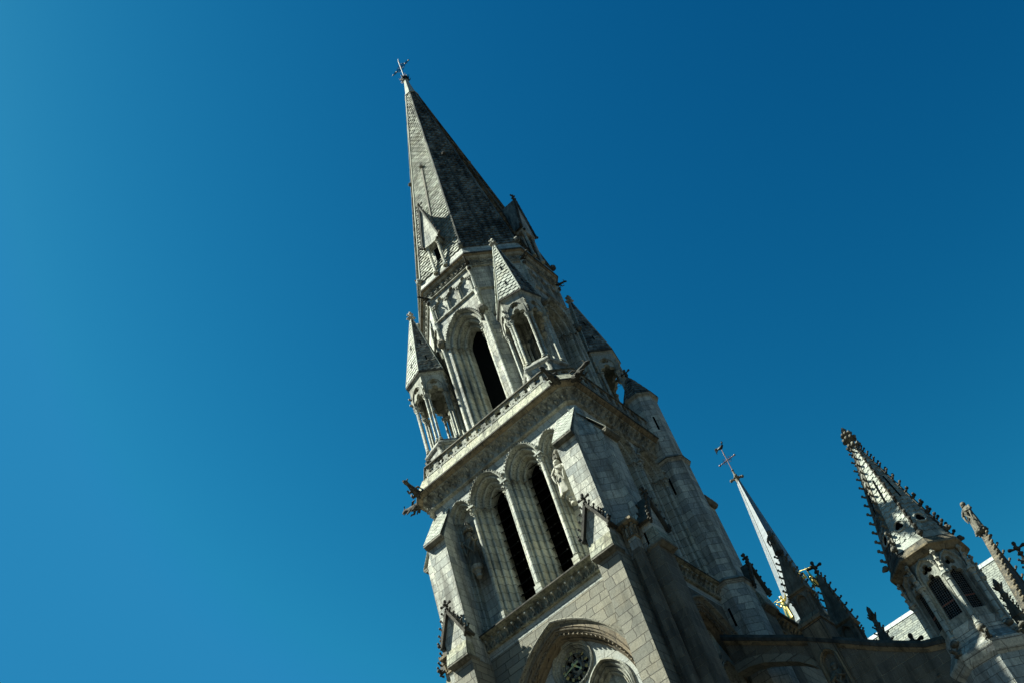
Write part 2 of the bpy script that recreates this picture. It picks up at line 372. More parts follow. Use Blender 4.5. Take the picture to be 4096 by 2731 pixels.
def gargoyle(mb, p, out, L=1.0, s=1.):
    """crouching beast stretching out from the cornice, drawn along +out"""
    p = Vector(p); o_ = Vector(out).normalized(); u = Vector((0, 0, 1)); sd_ = o_.cross(u).normalized()
    def q(a, b_=0, c=0): return tuple(p+o_*a*L+u*b_*L+sd_*c*L)
    mb.tube([q(-.15, -.02), q(.12, -.01), q(.38, .06), q(.6, .14), q(.74, .18)], [.16*L*s, .185*L*s, .15*L*s, .10*L*s, .085*L*s], 8)
    mb.tube([q(.70, .17), q(.84, .20), q(.95, .17), q(1.04, .15)], [.09*L*s, .115*L*s, .08*L*s, .045*L*s], 8)
    mb.tube([q(.86, .12), q(.97, .07), q(1.0, .07)], [.05*L*s, .04*L*s, .02*L*s], 5)
    for c in (-1, 1):
        mb.tube([q(.82, .26, .07*c), q(.78, .37, .10*c), q(.72, .40, .11*c)], [.04*L*s, .03*L*s, .01*L*s], 5)
        mb.tube([q(.36, .02, .12*c), q(.50, -.14, .17*c), q(.62, -.12, .13*c), q(.70, -.16, .12*c)], [.07*L*s, .055*L*s, .045*L*s, .03*L*s], 5)
        mb.tube([q(.05, .0, .12*c), q(.22, -.20, .2*c), q(.30, -.10, .2*c), q(.34, -.24, .18*c)], [.09*L*s, .07*L*s, .06*L*s, .03*L*s], 5)
        mb.tube([q(.30, .12, .08*c), q(.15, .26, .16*c), q(-.02, .24, .2*c)], [.05*L*s, .06*L*s, .02*L*s], 5)
def finial_cross(mb, x, y, z, s=.5, ax=(1, 0)):
    """stone leaf cross: stalk, collar, four leafy arms"""
    mb.lathe([(s*.10, z-.25*s), (s*.09, z+.1*s), (s*.2, z+.18*s), (s*.2, z+.26*s), (s*.09, z+.34*s), (s*.09, z+.9*s)], 6, (x, y))
    for a in ((ax[0], ax[1], 0), (-ax[0], -ax[1], 0)):
        mb.tube([(x, y, z+.62*s), (x+a[0]*.22*s, y+a[1]*.22*s, z+.62*s), (x+a[0]*.42*s, y+a[1]*.42*s, z+.68*s)], [.08*s, .07*s, .11*s], 5)
        mb.ball((x+a[0]*.46*s, y+a[1]*.46*s, z+.68*s), .13*s, 6)
        mb.ball((x+a[1]*.2*s, y+a[0]*.2*s, z+.62*s), .12*s, 6)
    mb.ball((x, y, z+.62*s), .15*s, 7); mb.ball((x, y, z+.98*s), .14*s, 7, 1.3)
def finial_bud(mb, x, y, z, s=.5):
    mb.lathe([(s*.16, z-.1*s), (s*.22, z), (s*.15, z+.12*s), (s*.28, z+.3*s), (s*.32, z+.36*s), (s*.14, z+.46*s), (s*.12, z+.6*s), (s*.24, z+.8*s), (s*.2, z+.95*s), (s*.06, z+1.12*s), (s*.02, z+1.3*s)], 8, (x, y))
    for i in range(4):
        a = pi/4+i*pi/2; mb.ball((x+cos(a)*s*.3, y+sin(a)*s*.3, z+.36*s), s*.12, 5); mb.ball((x+cos(a)*s*.22, y+sin(a)*s*.22, z+.86*s), s*.1, 5)

# ------------------------------------------------------------------ ground
g = MB(); g.quad((-400, -400, -37.6), (400, -400, -37.6), (400, 400, -37.6), (-400, 400, -37.6))
tag(g.build('ground', 'ground'), kind='structure')

# ------------------------------------------------------------------ the bell tower
tower = empty('bell_tower', 'tall pale stone bell tower with octagonal belfry and tiled spire, filling the middle', 'church tower')
def csq(s, c): return [(-s+c, -s), (s-c, -s), (s, -s+c), (s, s-c), (s-c, s), (-s+c, s), (-s, s-c), (-s, -s+c)]
def rings(mb, lv, close0=False, close1=False):
    mb.loft([[(x, y, z) for x, y in csq(s, c)] for s, c, z in lv], True, close0, close1)
def octo(a, z): return [(a/cos(pi/8)*cos(pi/8+i*pi/4), a/cos(pi/8)*sin(pi/8+i*pi/4), z) for i in range(8)]
ZS = -2.35
WINX = (-1.07, 1.07); NICX = (-2.74, 2.74)
def edge_pts(s, c, step, z, k, inset=0):
    """evenly spaced points along one side of a chamfered square, with outward normal; k 0..7 (even = long side)"""
    P = csq(s, c); order = [0, 1, 2, 3, 4, 5, 6, 7]
    a = Vector(P[order[k]]); b_ = Vector(P[(k+1) % 8]); L = (b_-a).length; n = max(1, round(L/step)); d = (b_-a)/L
    nn = Vector((d.y, -d.x))
    return [(a+d*(L*(i+.5)/n), nn, d) for i in range(n)]

# --- belfry walls, one per side
for k in range(4):
    w = MB(); w.M = rotz(90*k)
    holes = [[(cx+x, z) for x, z in arch_c(.93, .42, ZS, -8.42)] for cx in WINX]+[[(cx+x, z) for x, z in arch_c(.62, .3, ZS, -8.42)] for cx in NICX]
    w.plate([(-4.07, -8.62), (4.07, -8.62), (4.07, -.84), (-4.07, -.84)], holes, 4.4, None)
    w.quad((4.07, -4.4, -8.6), (4.4, -4.07, -8.6), (4.4, -4.07, -.84), (4.07, -4.4, -.84))
    w.build('belfry_wall', 'ashlar', tower)
    for cx in WINX:
        h = MB(); h.M = rotz(90*k)
        sec, hi, di = orders(.93, 0, 3, .16, .30)
        sec += [(hi, di+.25)]
        sweep_arch(h, sec, cx, .42, ZS, -8.42, -4.4)
        win = h.build('window', 'drum', tower, 40)
        h = MB(); h.M = rotz(90*k)                         # hood with billets
        sweep_arch(h, [(1.03, 0), (1.03, -.10), (.98, -.13), (.94, -.06), (.93, 0)], cx, .42, ZS, ZS, -4.4, 10)
        for sgn in (-1, 1):
            for i in range(11):
                a = pi-(i+.5)/11*math.acos(.42/1.48)
                x, z = .42+1.47*cos(a), ZS+1.47*sin(a)
                h.ball((cx+sgn*x, -4.51, z), .048, 5)
        h.build('hood_mould', 'carved', win)
        for sgn in (-1, 1):
            cp = MB(); cp.M = rotz(90*k)
            for i in range(3):
                hx, yy = .93-.16*i-.083, -4.4+.30*i+.186
                leafcap(cp, cx+sgn*hx, yy, ZS-.40, ZS-.06, .072, pi/4, 4, 1.55)
                cp.box(cx+sgn*hx-.12, cx+sgn*hx+.12, yy-.15, yy+.15, ZS-.065+.002*i, ZS+.01+.003*i)
                if i == 0: bs = MB(); bs.M = rotz(90*k)
                bs.lathe([(.125, -8.42), (.125, -8.28), (.10, -8.24), (.115, -8.18), (.085, -8.14), (.075, -8.05)], 8, (cx+sgn*hx, yy))
            cp.build('capital_cluster', 'carved', win); bs.build('base_cluster', 'carved', win)
        lv = MB(); lv.M = rotz(90*k)
        for i in range(15):
            z = -8.3+i*.5
            lv.add([(cx-.47, -3.55, z), (cx+.47, -3.55, z), (cx+.47, -3.05, z+.42), (cx-.47, -3.05, z+.42), (cx-.47, -3.55, z+.035), (cx+.47, -3.55, z+.035), (cx+.47, -3.05, z+.455), (cx-.47, -3.05, z+.455)],
                   [[0, 1, 2, 3], [7, 6, 5, 4], [0, 4, 5, 1]])
            for q in [u_ for u_ in (-.3, -.1, .12, .3) if rnd.random() < .45]: lv.tube([(cx+q, -3.55, z+.02), (cx+q, -3.66, z-.05), (cx+q+.03, -3.70, z-.12)], [.035, .03, .012], 4)
        lv.build('louvre', 'louvre', win)
        lv = MB(); lv.M = rotz(90*k); lv.box(cx-.6, cx+.6, -3.0, -2.9, -8.6, -1.0); lv.build('shade_backing', 'dark', win)
    for cx in NICX:
        h = MB(); h.M = rotz(90*k)
        sec, hi, di = orders(.62, 0, 2, .12, .20); sec += [(hi, di+.16)]
        sweep_arch(h, sec, cx, .3, ZS, -8.42, -4.4)
        nic = h.build('statue_niche', 'drum', tower, 40)
        h = MB(); h.M = rotz(90*k); h.plate([(cx+x, z) for x, z in arch_c(hi+.01, .3, ZS, -8.42)], [], 4.4-di-.15, None); h.build('niche_back', 'ashlar', nic)
        h = MB(); h.M = rotz(90*k)
        sweep_arch(h, [(.68, 0), (.68, -.09), (.65, -.11), (.62, -.04), (.62, 0)], cx, .3, ZS, ZS, -4.4, 8)
        for sgn in (-1, 1):
            for i in range(7):
                a = pi-(i+.5)/7*math.acos(.3/.97); h.ball((cx+sgn*(.3+.97*cos(a)), -4.49, ZS+.97*sin(a)), .042, 5)
        h.build('niche_hood', 'carved', nic)
        for sgn in (-1, 1):
            h = MB(); h.M = rotz(90*k)
            for i in range(2):
                hx, yy = .62-.12*i-.062, -4.4+.20*i+.124
                leafcap(h, cx+sgn*hx, yy, ZS-.36, ZS-.05, .056, pi/4, 4, 1.6); h.box(cx+sgn*hx-.09, cx+sgn*hx+.09, yy-.11, yy+.11, ZS-.055+.002*i, ZS+.01+.003*i)
                h.lathe([(.10, -8.42), (.10, -8.3), (.08, -8.26), (.09, -8.2), (.06, -8.14)], 8, (cx+sgn*hx, yy))
            h.build('niche_capital', 'carved', nic)
        if k < 2:
            h = MB(); h.M = rotz(90*k)                      # corbel under, canopy over the figure
            h.lathe([(.05, -5.75), (.16, -5.68), (.13, -5.55), (.2, -5.45), (.17, -5.38), (.27, -5.3), (.29, -5.22), (.29, -5.12)], 8, (cx, -4.28), pi/8)
            h.build('corbel', 'statue', nic)
            h = MB(); h.M = rotz(90*k)
            h.lathe([(.20, -3.14), (.26, -3.08), (.26, -2.95), (.2, -2.9), (.17, -2.7), (.05, -2.5)], 8, (cx, -4.22), pi/8)
            for i in range(6):
                a = -pi+pi*i/5; h.ball((cx+.24*cos(a), -4.22+.24*sin(a), -3.14), .05, 5); h.ball((cx+.19*cos(a), -4.22+.19*sin(a), -2.82), .045, 5)
            h.build('canopy', 'crust_mid', nic)
    # pier shafts between the openings
    for cx in (-2.055, 0, 2.055):
        h = MB(); h.M = rotz(90*k)
        r = .10
        h.lathe([(r, -7.95), (r, ZS-.38)], 10, (cx, -4.40))
        h.lathe([(r*1.7, -8.14), (r*1.75, -8.08), (r*1.2, -8.03), (r*1.5, -7.98), (r*1.0, -7.93)], 10, (cx, -4.40))
        h.box(cx-.17, cx+.17, -4.6, -4.3, -8.6, -8.14)
        leafcap(h, cx, -4.41, ZS-.42, ZS-.06, r, 0, 4, 1.7)
        h.box(cx-.19, cx+.19, -4.62, -4.3, ZS-.06, ZS+.02)
        h.ball((cx, -4.52, ZS+.42), .10, 7); h.ball((cx, -4.6, ZS+.38), .06, 6)
        h.build('pier_shaft', 'drum', tower, 40)
    # upper frieze leaves
    h = MB()
    for kk, (s_, c_) in ((2*k, (4.60, .40)), (2*k+1, (4.60, .40))):
        for row, (z, ins) in enumerate(((-.33, .06), (-.60, -.05))):
            for i, (p_, nn, d) in enumerate(edge_pts(s_, c_, .40, 0, kk)):
                q = p_+d*(.2 if row else 0)
                if kk % 2 and row: q = p_
                r0 = .055+rnd.random()*.02
                P0 = (q.x+nn.x*(ins-.14), q.y+nn.y*(ins-.14), z-.16)
                P1 = (q.x+nn.x*(ins-.02), q.y+nn.y*(ins-.02), z-.05)
                P2 = (q.x+nn.x*(ins+.06), q.y+nn.y*(ins+.06), z+.02)
                h.tube([P0, P1, P2], [.035, .045, .05], 5); h.ball(P2, r0, 6)
                for sg in (-1, 1):
                    h.tube([P0, (q.x+nn.x*(ins-.05)+d.x*sg*.07, q.y+nn.y*(ins-.05)+d.y*sg*.07, z-.06), (q.x+nn.x*ins+d.x*sg*.11, q.y+nn.y*ins+d.y*sg*.11, z-.02)], [.03, .035, .02], 4)
    h.build('frieze_leaves', 'carved', tower, 50)
# frieze cove, corona, weathering
h = MB(); rings(h, [(4.4, .33, -.95), (4.53, .34, -.9), (4.56, .34, -.86), (4.5, .36, -.83), (4.49, .38, -.6), (4.53, .42, -.4), (4.64, .47, -.24), (4.75, .5, -.19), (4.76, .5, -.14)]); h.build('frieze', 'carved', tower)
h = MB(); rings(h, [(4.70, .5, -.16), (4.78, .52, -.15), (4.93, .56, -.06), (4.93, .56, -.03), (4.975, .57, -.015)]); h.build('cornice', 'cornice', tower)
h = MB(); rings(h, [(4.96, .57, -.018), (5.0, .58, 0), (5.0, .58, .075), (4.98, .58, .10)]); h.build('cornice_lip', 'crust', tower)
h = MB(); rings(h, [(5.0, .58, .05), (4.985, .58, .08), (4.74, .62, .76), (4.74, .62, .80), (4.5, .66, .80)], False, True); h.build('cornice_weathering', 'lichen', tower)
# little iron studs in the top of the weathering
h = MB()
for k in range(4):
    for i, (p_, nn, d) in enumerate(edge_pts(4.73, .6, .8, 0, 2*k)): h.box(p_.x-.035, p_.x+.035, p_.y-.035, p_.y+.035, .70, .80)
h.build('roof_hooks', 'iron', tower)
# parapet per side
for k in range(8):
    a, b_ = csq(4.70, 1.0)[k], csq(4.70, 1.0)[(k+1) % 8]
    A_, B_ = Vector(a), Vector(b_); L = (B_-A_).length; mid = (A_+B_)/2; ang = atan2((B_-A_).y, (B_-A_).x)
    h = MB(); h.M = T(mid.x, mid.y, 0) @ Matrix.Rotation(ang, 4, 'Z')
    n = max(1, round(L/.62)); holes = []
    for i in range(n):
        cx = -L/2+L*(i+.5)/n
        holes.append(foil(cx, 1.075, .205, 4, pi/4, .50, 6, .58))
        if i < n-1 or True:
            ex = cx+L/n/2
            if i < n-1:
                holes.append([(ex-.055, 1.27), (ex, 1.19), (ex+.055, 1.27)]); holes.append([(ex+.06, .87), (ex, .97), (ex-.06, .87)])
    h.plate([(-L/2, .78), (L/2, .78), (L/2, 1.32), (-L/2, 1.32)], holes, .06, -.08)
    pp_ = h.build('parapet', 'carved', tower); h = MB(); h.M = T(mid.x, mid.y, 0) @ Matrix.Rotation(ang, 4, 'Z')
    h.box(-L/2-.03, L/2+.03, -.13, .14, 1.32, 1.38); h.prism([(-L/2-.03, -.10), (L/2+.03, -.10), (L/2+.03, .11), (-L/2-.03, .11)], 1.38, 1.47, [(-L/2, -.03), (L/2, -.03), (L/2, .04), (-L/2, .04)])
    h.build('parapet_rail', 'crust_mid', pp_)

# --- ledge and frieze under the belfry
for k in range(4):
    h = MB(); h.M = rotz(90*k); x = 3.44
    prof = [(-4.4, -9.36), (-4.52, -9.34), (-4.54, -9.30), (-4.47, -9.27), (-4.45, -8.95), (-4.50, -8.84), (-4.60, -8.80), (-4.62, -8.76), (-4.78, -8.70), (-4.78, -8.62), (-4.70, -8.585), (-4.64, -8.58), (-4.40, -8.40)]
    h.loft([[(-x, y, z) for y, z in prof], [(x, y, z) for y, z in prof]], False)
    h.build('sill_course', 'lichen', tower)
    h = MB(); h.M = rotz(90*k); h.box(-x, x, -4.80, -4.6, -8.70, -8.635); h.build('sill_lip', 'crust', tower)
    h = MB(); h.M = rotz(90*k)
    n = 18
    for i in range(n):
        cx = -3.3+6.6*(i+.5)/n
        h.tube([(cx, -4.46, -9.22), (cx, -4.52, -9.08), (cx, -4.60, -8.97)], [.03, .04, .05], 5); h.ball((cx, -4.63, -8.95), .062, 7)
        for j in range(5): h.ball((cx+.05*cos(j*1.26), -4.66, -8.95+.05*sin(j*1.26)), .026, 4)
        for sg in (-1, 1):
            h.tube([(cx+sg*.02, -4.47, -9.02), (cx+sg*.07, -4.51, -9.14), (cx+sg*.15, -4.53, -9.24)], [.018, .03, .022], 4)
            h.ball((cx+sg*.13, -4.52, -9.25), .036, 5)
    h.build('crocket_frieze', 'carved', tower, 50)
    h = MB(); h.M = rotz(90*k); h.quad((-x, -4.402, -9.68), (x, -4.402, -9.68), (x, -4.402, -9.30), (-x, -4.402, -9.30)); h.build('pale_band', 'band', tower)
    # lower granite wall with the great arch
    h = MB(); h.M = rotz(90*k)
    AX, AC, AZ = 0., 1.62, -14.8
    h.plate([(-4.4, -37.6), (4.4, -37.6), (4.4, -9.66), (-4.4, -9.66)], [arch_c(3.41, AC, AZ, -30., 14)], 4.4, None)
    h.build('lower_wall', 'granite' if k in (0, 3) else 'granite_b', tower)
    h = MB(); h.M = rotz(90*k)
    sweep_arch(h, [(3.50, 0), (3.50, -.14), (3.45, -.18), (3.40, -.15), (3.37, -.06), (3.33, -.03), (3.31, .02)], 0, AC, AZ, -30, -4.4, 18)
    ga = h.build('great_arch_hood', 'granite', tower)
    h = MB(); h.M = rotz(90*k)
    sec = [(3.42, -.01), (3.18, -.01), (3.15, .05), (3.11, .0), (3.07, .02), (3.05, .08), (2.99, .10), (2.98, .16), (2.94, .12), (2.90, .14), (2.89, .22), (2.84, .34), (2.80, .30), (2.77, .36), (2.74, .52)]
    sweep_arch(h, sec, 0, AC, AZ, -30, -4.4, 18)
    for sgn in (-1, 1):
        for i in range(24):
            a = pi-(i+.5)/24*math.acos(AC/(AC+2.9)); R__ = AC+2.92; h.ball((sgn*(AC+R__*cos(a)), -4.30, AZ+R__*sin(a)), .05, 5)
    h.build('great_arch', 'granite_plain', tower)
    # tympanum with clock rose and two sub arches
    h = MB(); h.M = rotz(90*k)
    holes = [circle(0, -11.75, .95, 28)]+[[(cx+x, z) for x, z in arch_c(1.0, .4, -13.7, -30.2, 9)] for cx in (-1.24, 1.24)]
    h.plate(arch_c(2.76, AC, AZ, -30.4, 16), holes, 3.88, None)
    h.build('tympanum', 'band', tower)
    for cx in (-1.24, 1.24):
        h = MB(); h.M = rotz(90*k)
        sec = [(1.06, 0), (1.06, -.07), (1.0, -.09), (.98, -.02), (.94, .05), (.90, .02), (.86, .06), (.80, .18), (.76, .14), (.72, .18), (.66, .32), (.62, .28), (.58, .33), (.52, .45), (.50, .6)]
        sweep_arch(h, sec, cx, .4, -13.7, -30.2, -3.88, 10)
        sw = h.build('lancet_surround', 'carved', tower)
        h = MB(); h.M = rotz(90*k)
        h.plate(arch_c(.52, .4, -13.7, -30.2, 10) and [(cx+x, z) for x, z in arch_c(.52, .4, -13.7, -30.2, 10)], [[(cx+x_, z_) for x_, z_ in foil(0, -13.62, .26, 3, pi/2, .55, 6, .5)]], 3.45, 3.3)
        h.build('lancet_head', 'carved', sw)
        h = MB(); h.M = rotz(90*k); h.box(cx-.55, cx+.55, -3.1, -3.0, -30, -12.9); h.build('shade_backing', 'dark', sw)
    # rose opening rings
    h = MB(); h.M = rotz(90*k)
    loops = [[(r*cos(t_*2*pi/32), -3.88+d, -11.75+r*sin(t_*2*pi/32)) for t_ in range(32)] for r, d in
             ((1.0, .0), (1.0, -.06), (.95, -.08), (.93, -.02), (.91, .03), (.87, .01), (.84, .05), (.82, .12), (.79, .09), (.76, .12), (.72, .14), (.70, .20), (.67, .17), (.64, .21), (.61, .26), (.60, .36))]
    h.loft(loops, True); rose = h.build('clock_surround', 'carved', tower, 40)
    h = MB(); h.M = rotz(90*k)
    for j in range(40):
        a = j*2*pi/40; h.ball((.74*cos(a), -3.76, -11.75+.74*sin(a)), .025, 4)
    h.build('surround_beads', 'carved', rose)
    h = MB(); h.M = rotz(90*k)
    foils = [foil(.40*cos(pi/2+pi/8*0+i*2*pi/8), -11.75+.40*sin(pi/2+i*2*pi/8), .185, 3, pi/2+i*2*pi/8, .66, 6, .42) for i in range(8)]
    h.plate(circle(0, -11.75, .62, 32), foils+[circle(0, -11.75, .17, 14)], 3.60, 3.52)
    for i in range(8):
        a = pi/2+pi/8+i*pi/4
        h.ball((.43*cos(a), -3.63, -11.75+.43*sin(a)), .075, 7)
        for j in range(5): h.ball((.43*cos(a)+.05*cos(j*1.26), -3.68, -11.75+.43*sin(a)+.05*sin(j*1.26)), .03, 4)
    h.build('rose_tracery', 'carved', rose)
    h = MB(); h.M = rotz(90*k); h.plate(circle(0, -11.75, .61, 24), [], 3.44, 3.40); h.build('rose_glass', 'glass', rose)
    if k == 0:
        clock = empty('clock_dial', None, None)
        del_ = [clock.__delitem__(q) for q in list(clock.keys())]
        clock.parent = tower
        h = MB(); NUM = ['XII', 'I', 'II', 'III', 'IIII', 'V', 'VI', 'VII', 'VIII', 'IX', 'X', 'XI']
        for i, s_ in enumerate(NUM):
            a = i*pi/6; L = []
            wd = {'I': .030, 'V': .055, 'X': .055}; tot = sum(wd[c] for c in s_); xx = -tot/2
            for c in s_:
                w_ = wd[c]; m_ = xx+w_/2
                if c == 'I': L.append(((m_, -.065), (m_, .065)))
                elif c == 'V': L += [((m_-.02, .065), (m_, -.065)), ((m_+.02, .065), (m_, -.065))]
                else: L += [((m_-.022, .065), (m_+.022, -.065)), ((m_+.022, .065), (m_-.022, -.065))]
                xx += w_
            for (p0, p1) in L:
                def tr(p_): return (p_[0]*cos(a)+(p_[1]+.555)*sin(a), -3.73, -11.75-p_[0]*sin(a)+(p_[1]+.555)*cos(a))
                h.tube([tr(p0), tr(p1)], .0085, 4)
            # serif bars
        h.build('numerals', 'clockgold', clock)
        h = MB()
        loops = [[(r*cos(t_*2*pi/40), y_, -11.75+r*sin(t_*2*pi/40)) for t_ in range(40)] for r, y_ in ((.475, -3.71), (.475, -3.73), (.49, -3.73), (.49, -3.71))]
        h.loft(loops+[loops[0]], True); h.build('dial_ring', 'iron', clock)
        for nm, ang, ln, tl, wd_ in (('minute_hand', 253, .62, .24, .03), ('hour_hand', 139, .42, .18, .038)):
            h = MB(); a = radians(ang); ux, uz = sin(a), cos(a); vx, vz = cos(a), -sin(a)
            def hp(u, v, y_=0): return (ux*u+vx*v, -3.78-(.025 if nm[0] == 'm' else 0)+y_, -11.75+uz*u+vz*v)
            out = [(-tl, 0), (-tl+.06, wd_*1.8), (-tl+.10, wd_*.8), (0, wd_*1.25), (ln*.55, wd_*.75), (ln*.74, wd_*.5), (ln*.78, wd_*1.9), (ln*.86, wd_*1.0), (ln, 0)]
            pl = out+[(u, -v) for u, v in out[1:-1][::-1]]
            nP = len(pl); h.add([hp(u, v) for u, v in pl]+[hp(u, v, .015) for u, v in pl], [list(range(nP)), list(range(nP, 2*nP))[::-1]]+[[i, (i+1) % nP, nP+(i+1) % nP, nP+i] for i in range(nP)])
            h.build(nm, 'clockgold', clock)
        h = MB(); h.lathe([(.05, -.05), (.05, .05)], 10); h.v = [(x, -3.80+z*.6, -11.75+y) for x, y, z in h.v]; h.build('hub', 'clockgold', clock)

# --- corner buttresses
E0, E1, BP = 3.42, 4.42, 5.4
for k in range(4):
    for mir in (1, -1):
        R_ = rotz(90*k) @ T(.15 if (k == 0 and mir == -1) else 0, .18 if k % 2 else 0, 0)
        x0, x1 = (E0, E1) if mir == 1 else (-E1, -E0)
        b = MB(); b.M = R_
        b.box(x0, x1, -BP, -4.3, -9.93, -3.5)
        b.add([(x0, -BP, -3.5), (x1, -BP, -3.5), (x1, -4.38, -1.42), (x0, -4.38, -1.42), (x0, -4.38, -3.5), (x1, -4.38, -3.5)], [[0, 1, 2, 3], [0, 3, 4], [1, 5, 2]])
        bt = b.build('buttress', 'ashlar', tower)
        b = MB(); b.M = R_
        b.box(x0-.02, x1+.02, -BP-.24, -BP+.0, -3.56, -3.47); b.prism([(x0-.01, -BP-.14), (x1+.01, -BP-.14), (x1+.01, -BP+.02), (x0-.01, -BP+.02)], -3.66, -3.56, [(x0-.01, -BP-.23), (x1+.01, -BP-.23), (x1+.01, -BP+.02), (x0-.01, -BP+.02)])
        b.build('roof_drip', 'crust_mid', bt)
        b = MB(); b.M = R_
        tiles(b, (x0-.02, -BP-.24, -3.46), (x1+.02, -BP-.24, -3.46), (x0-.02, -4.40, -1.36), (x1+.02, -4.40, -1.36), .145, .27, .016, 'saw')
        b.build('buttress_roof', 'tile_pale', bt)
        # gabled foot
        cx = (x0+x1)/2
        b = MB(); b.M = R_
        b.box(x0-.0, x1+.0, -5.74, -5.3, -9.72, -8.72)
        b.prism([(x0-.05, -5.97), (x1+.05, -5.97), (x1+.05, -5.4), (x0-.05, -5.4)], -9.82, -9.14, [(x0-.03, -5.80), (x1+.03, -5.80), (x1+.03, -5.4), (x0-.03, -5.4)])
        gb = b.build('gable_foot', 'lichen', bt)
        b = MB(); b.M = R_
        b.prism([(x0+.02, -5.76), (x1-.02, -5.76), (x1-.02, -5.2), (x0+.02, -5.2)], -10.02, -9.91, [(x0-.05, -5.93), (x1+.05, -5.93), (x1+.05, -5.2), (x0-.05, -5.2)]); b.box(x0-.06, x1+.06, -5.96, -5.2, -9.91, -9.82)
        b.build('gable_drip', 'crust_mid', bt)
        b = MB(); b.M = R_
        b.add([(x0-.03, -5.77, -9.16), (x1+.03, -5.77, -9.16), (x1+.03, -5.77, -8.72), (cx, -5.77, -7.52), (x0-.03, -5.77, -8.72),
               (x0-.03, -5.3, -9.16), (x1+.03, -5.3, -9.16), (x1+.03, -5.3, -8.72), (cx, -5.3, -7.52), (x0-.03, -5.3, -8.72)], [[0, 1, 2, 3, 4], [1, 6, 7, 2], [0, 4, 9, 5]])
        b.build('gable_wall', 'ashlar', bt)
        b = MB(); b.M = R_
        for sg in (-1, 1):
            xb = cx+sg*.66; dx = Vector((cx-xb, 0, 1.36)).normalized(); nn = Vector((sg*abs(dx.z), 0, abs(dx.x)))
            P0, P1 = Vector((xb, 0, -8.86)), Vector((cx, 0, -7.42))
            lo = []
            for y in (-5.93, -5.3):
                lo.append([tuple(P+nn*o_+Vector((0, y, 0))) for P, o_ in ((P0, -.05), (P0, .07), (P1, .07), (P1, -.05))])
            b.loft(lo, True, True, True)
            for i in range(5):
                q = P0.lerp(P1, (i+.45)/5)+nn*.08
                crocket(b, (q.x, -5.88, q.z), (nn.x, -.25, nn.z), .10)
                if i % 2: crocket(b, (q.x, -5.45, q.z), (nn.x, .1, nn.z), .09)
            crocket(b, (xb-sg*.04, -5.84, -8.84), (sg, -.6, .1), .14); crocket(b, (xb-sg*.08, -5.84, -8.98), (sg, -.9, -.1), .11)
        finial_cross(b, cx, -5.82, -7.42, .52)
        b.build('gable_crockets', 'crust', bt, 50)
        # lower granite pier
        b = MB(); b.M = R_
        b.box(x0, x1-.02 if mir == 1 else x1, -5.7, -4.3, -37.6, -9.9)
        b.build('lower_pier', 'granite' if k in (0, 3) else 'granite_b', bt)
    # corner between the two buttress arms
    b = MB(); b.M = rotz(90*k)
    b.prism([(4.42, -4.98), (4.98, -4.42), (4.3, -4.3)], -8.4, -3.45)
    b.prism([(4.42, -4.98), (4.98, -4.42), (4.3, -4.3)], -3.45, -1.0, [(4.09, -4.42), (4.42, -4.09), (4.1, -4.1)])
    b.prism([(4.42, -5.1), (5.1, -4.42), (4.3, -4.3)], -8.6, -8.4, [(4.42, -4.98), (4.98, -4.42), (4.3, -4.3)])
    cn = b.build('corner_pier', 'ashlar', tower)
    b = MB(); b.M = rotz(90*k)
    b.box(4.66, 5.0, -5.0, -4.66, -9.3, -8.9); b.box(4.4, 4.76, -4.76, -4.4, -10.1, -8.6); b.box(4.66, 5.0, -5.0, -4.66, -9.95, -9.3)
    b.build('corner_upper_block', 'ashlar', cn)
    b = MB(); b.M = rotz(90*k)
    b.prism([(4.42, -5.08), (5.08, -5.08), (5.08, -4.42), (4.42, -4.42)], -8.86, -8.74, [(4.42, -5.2), (5.2, -5.2), (5.2, -4.42), (4.42, -4.42)]); b.box(4.42, 5.2, -5.2, -4.42, -8.74, -8.62)
    b.prism([(4.60, -5.06), (5.06, -5.06), (5.06, -4.6), (4.6, -4.6)], -9.40, -9.32)
    for (px, py) in ((5.04, -5.04), (4.62, -5.04), (5.04, -4.62), (4.83, -5.05), (5.05, -4.83)):
        b.tube([(px, py, -9.3), (px+.02, py-.02, -9.05), (px+.03, py-.03, -8.95)], [.05, .06, .07], 5); b.ball((px+.04, py-.04, -8.93), .075, 6)
    b.build('corner_capital', 'cornice', cn, 50)
    b = MB(); b.M = rotz(90*k); b.box(4.66, 5.0, -5.0, -4.66, -37.6, -9.952); b.box(4.4, 4.76, -4.76, -4.4, -37.6, -10.1); b.build('corner_pilaster', 'granite_b', cn)
    # gargoyles at the two ends of the chamfer
    for (px, py, dx, dy) in ((4.36, -4.92, -.05, -1), (4.92, -4.36, 1, .05)):
        b = MB(); b.M = rotz(90*k); gargoyle(b, (px, py, .08), (dx, dy, .12), 1.0)
        if k != 1: b.build('gargoyle', 'crust', tower, 60)

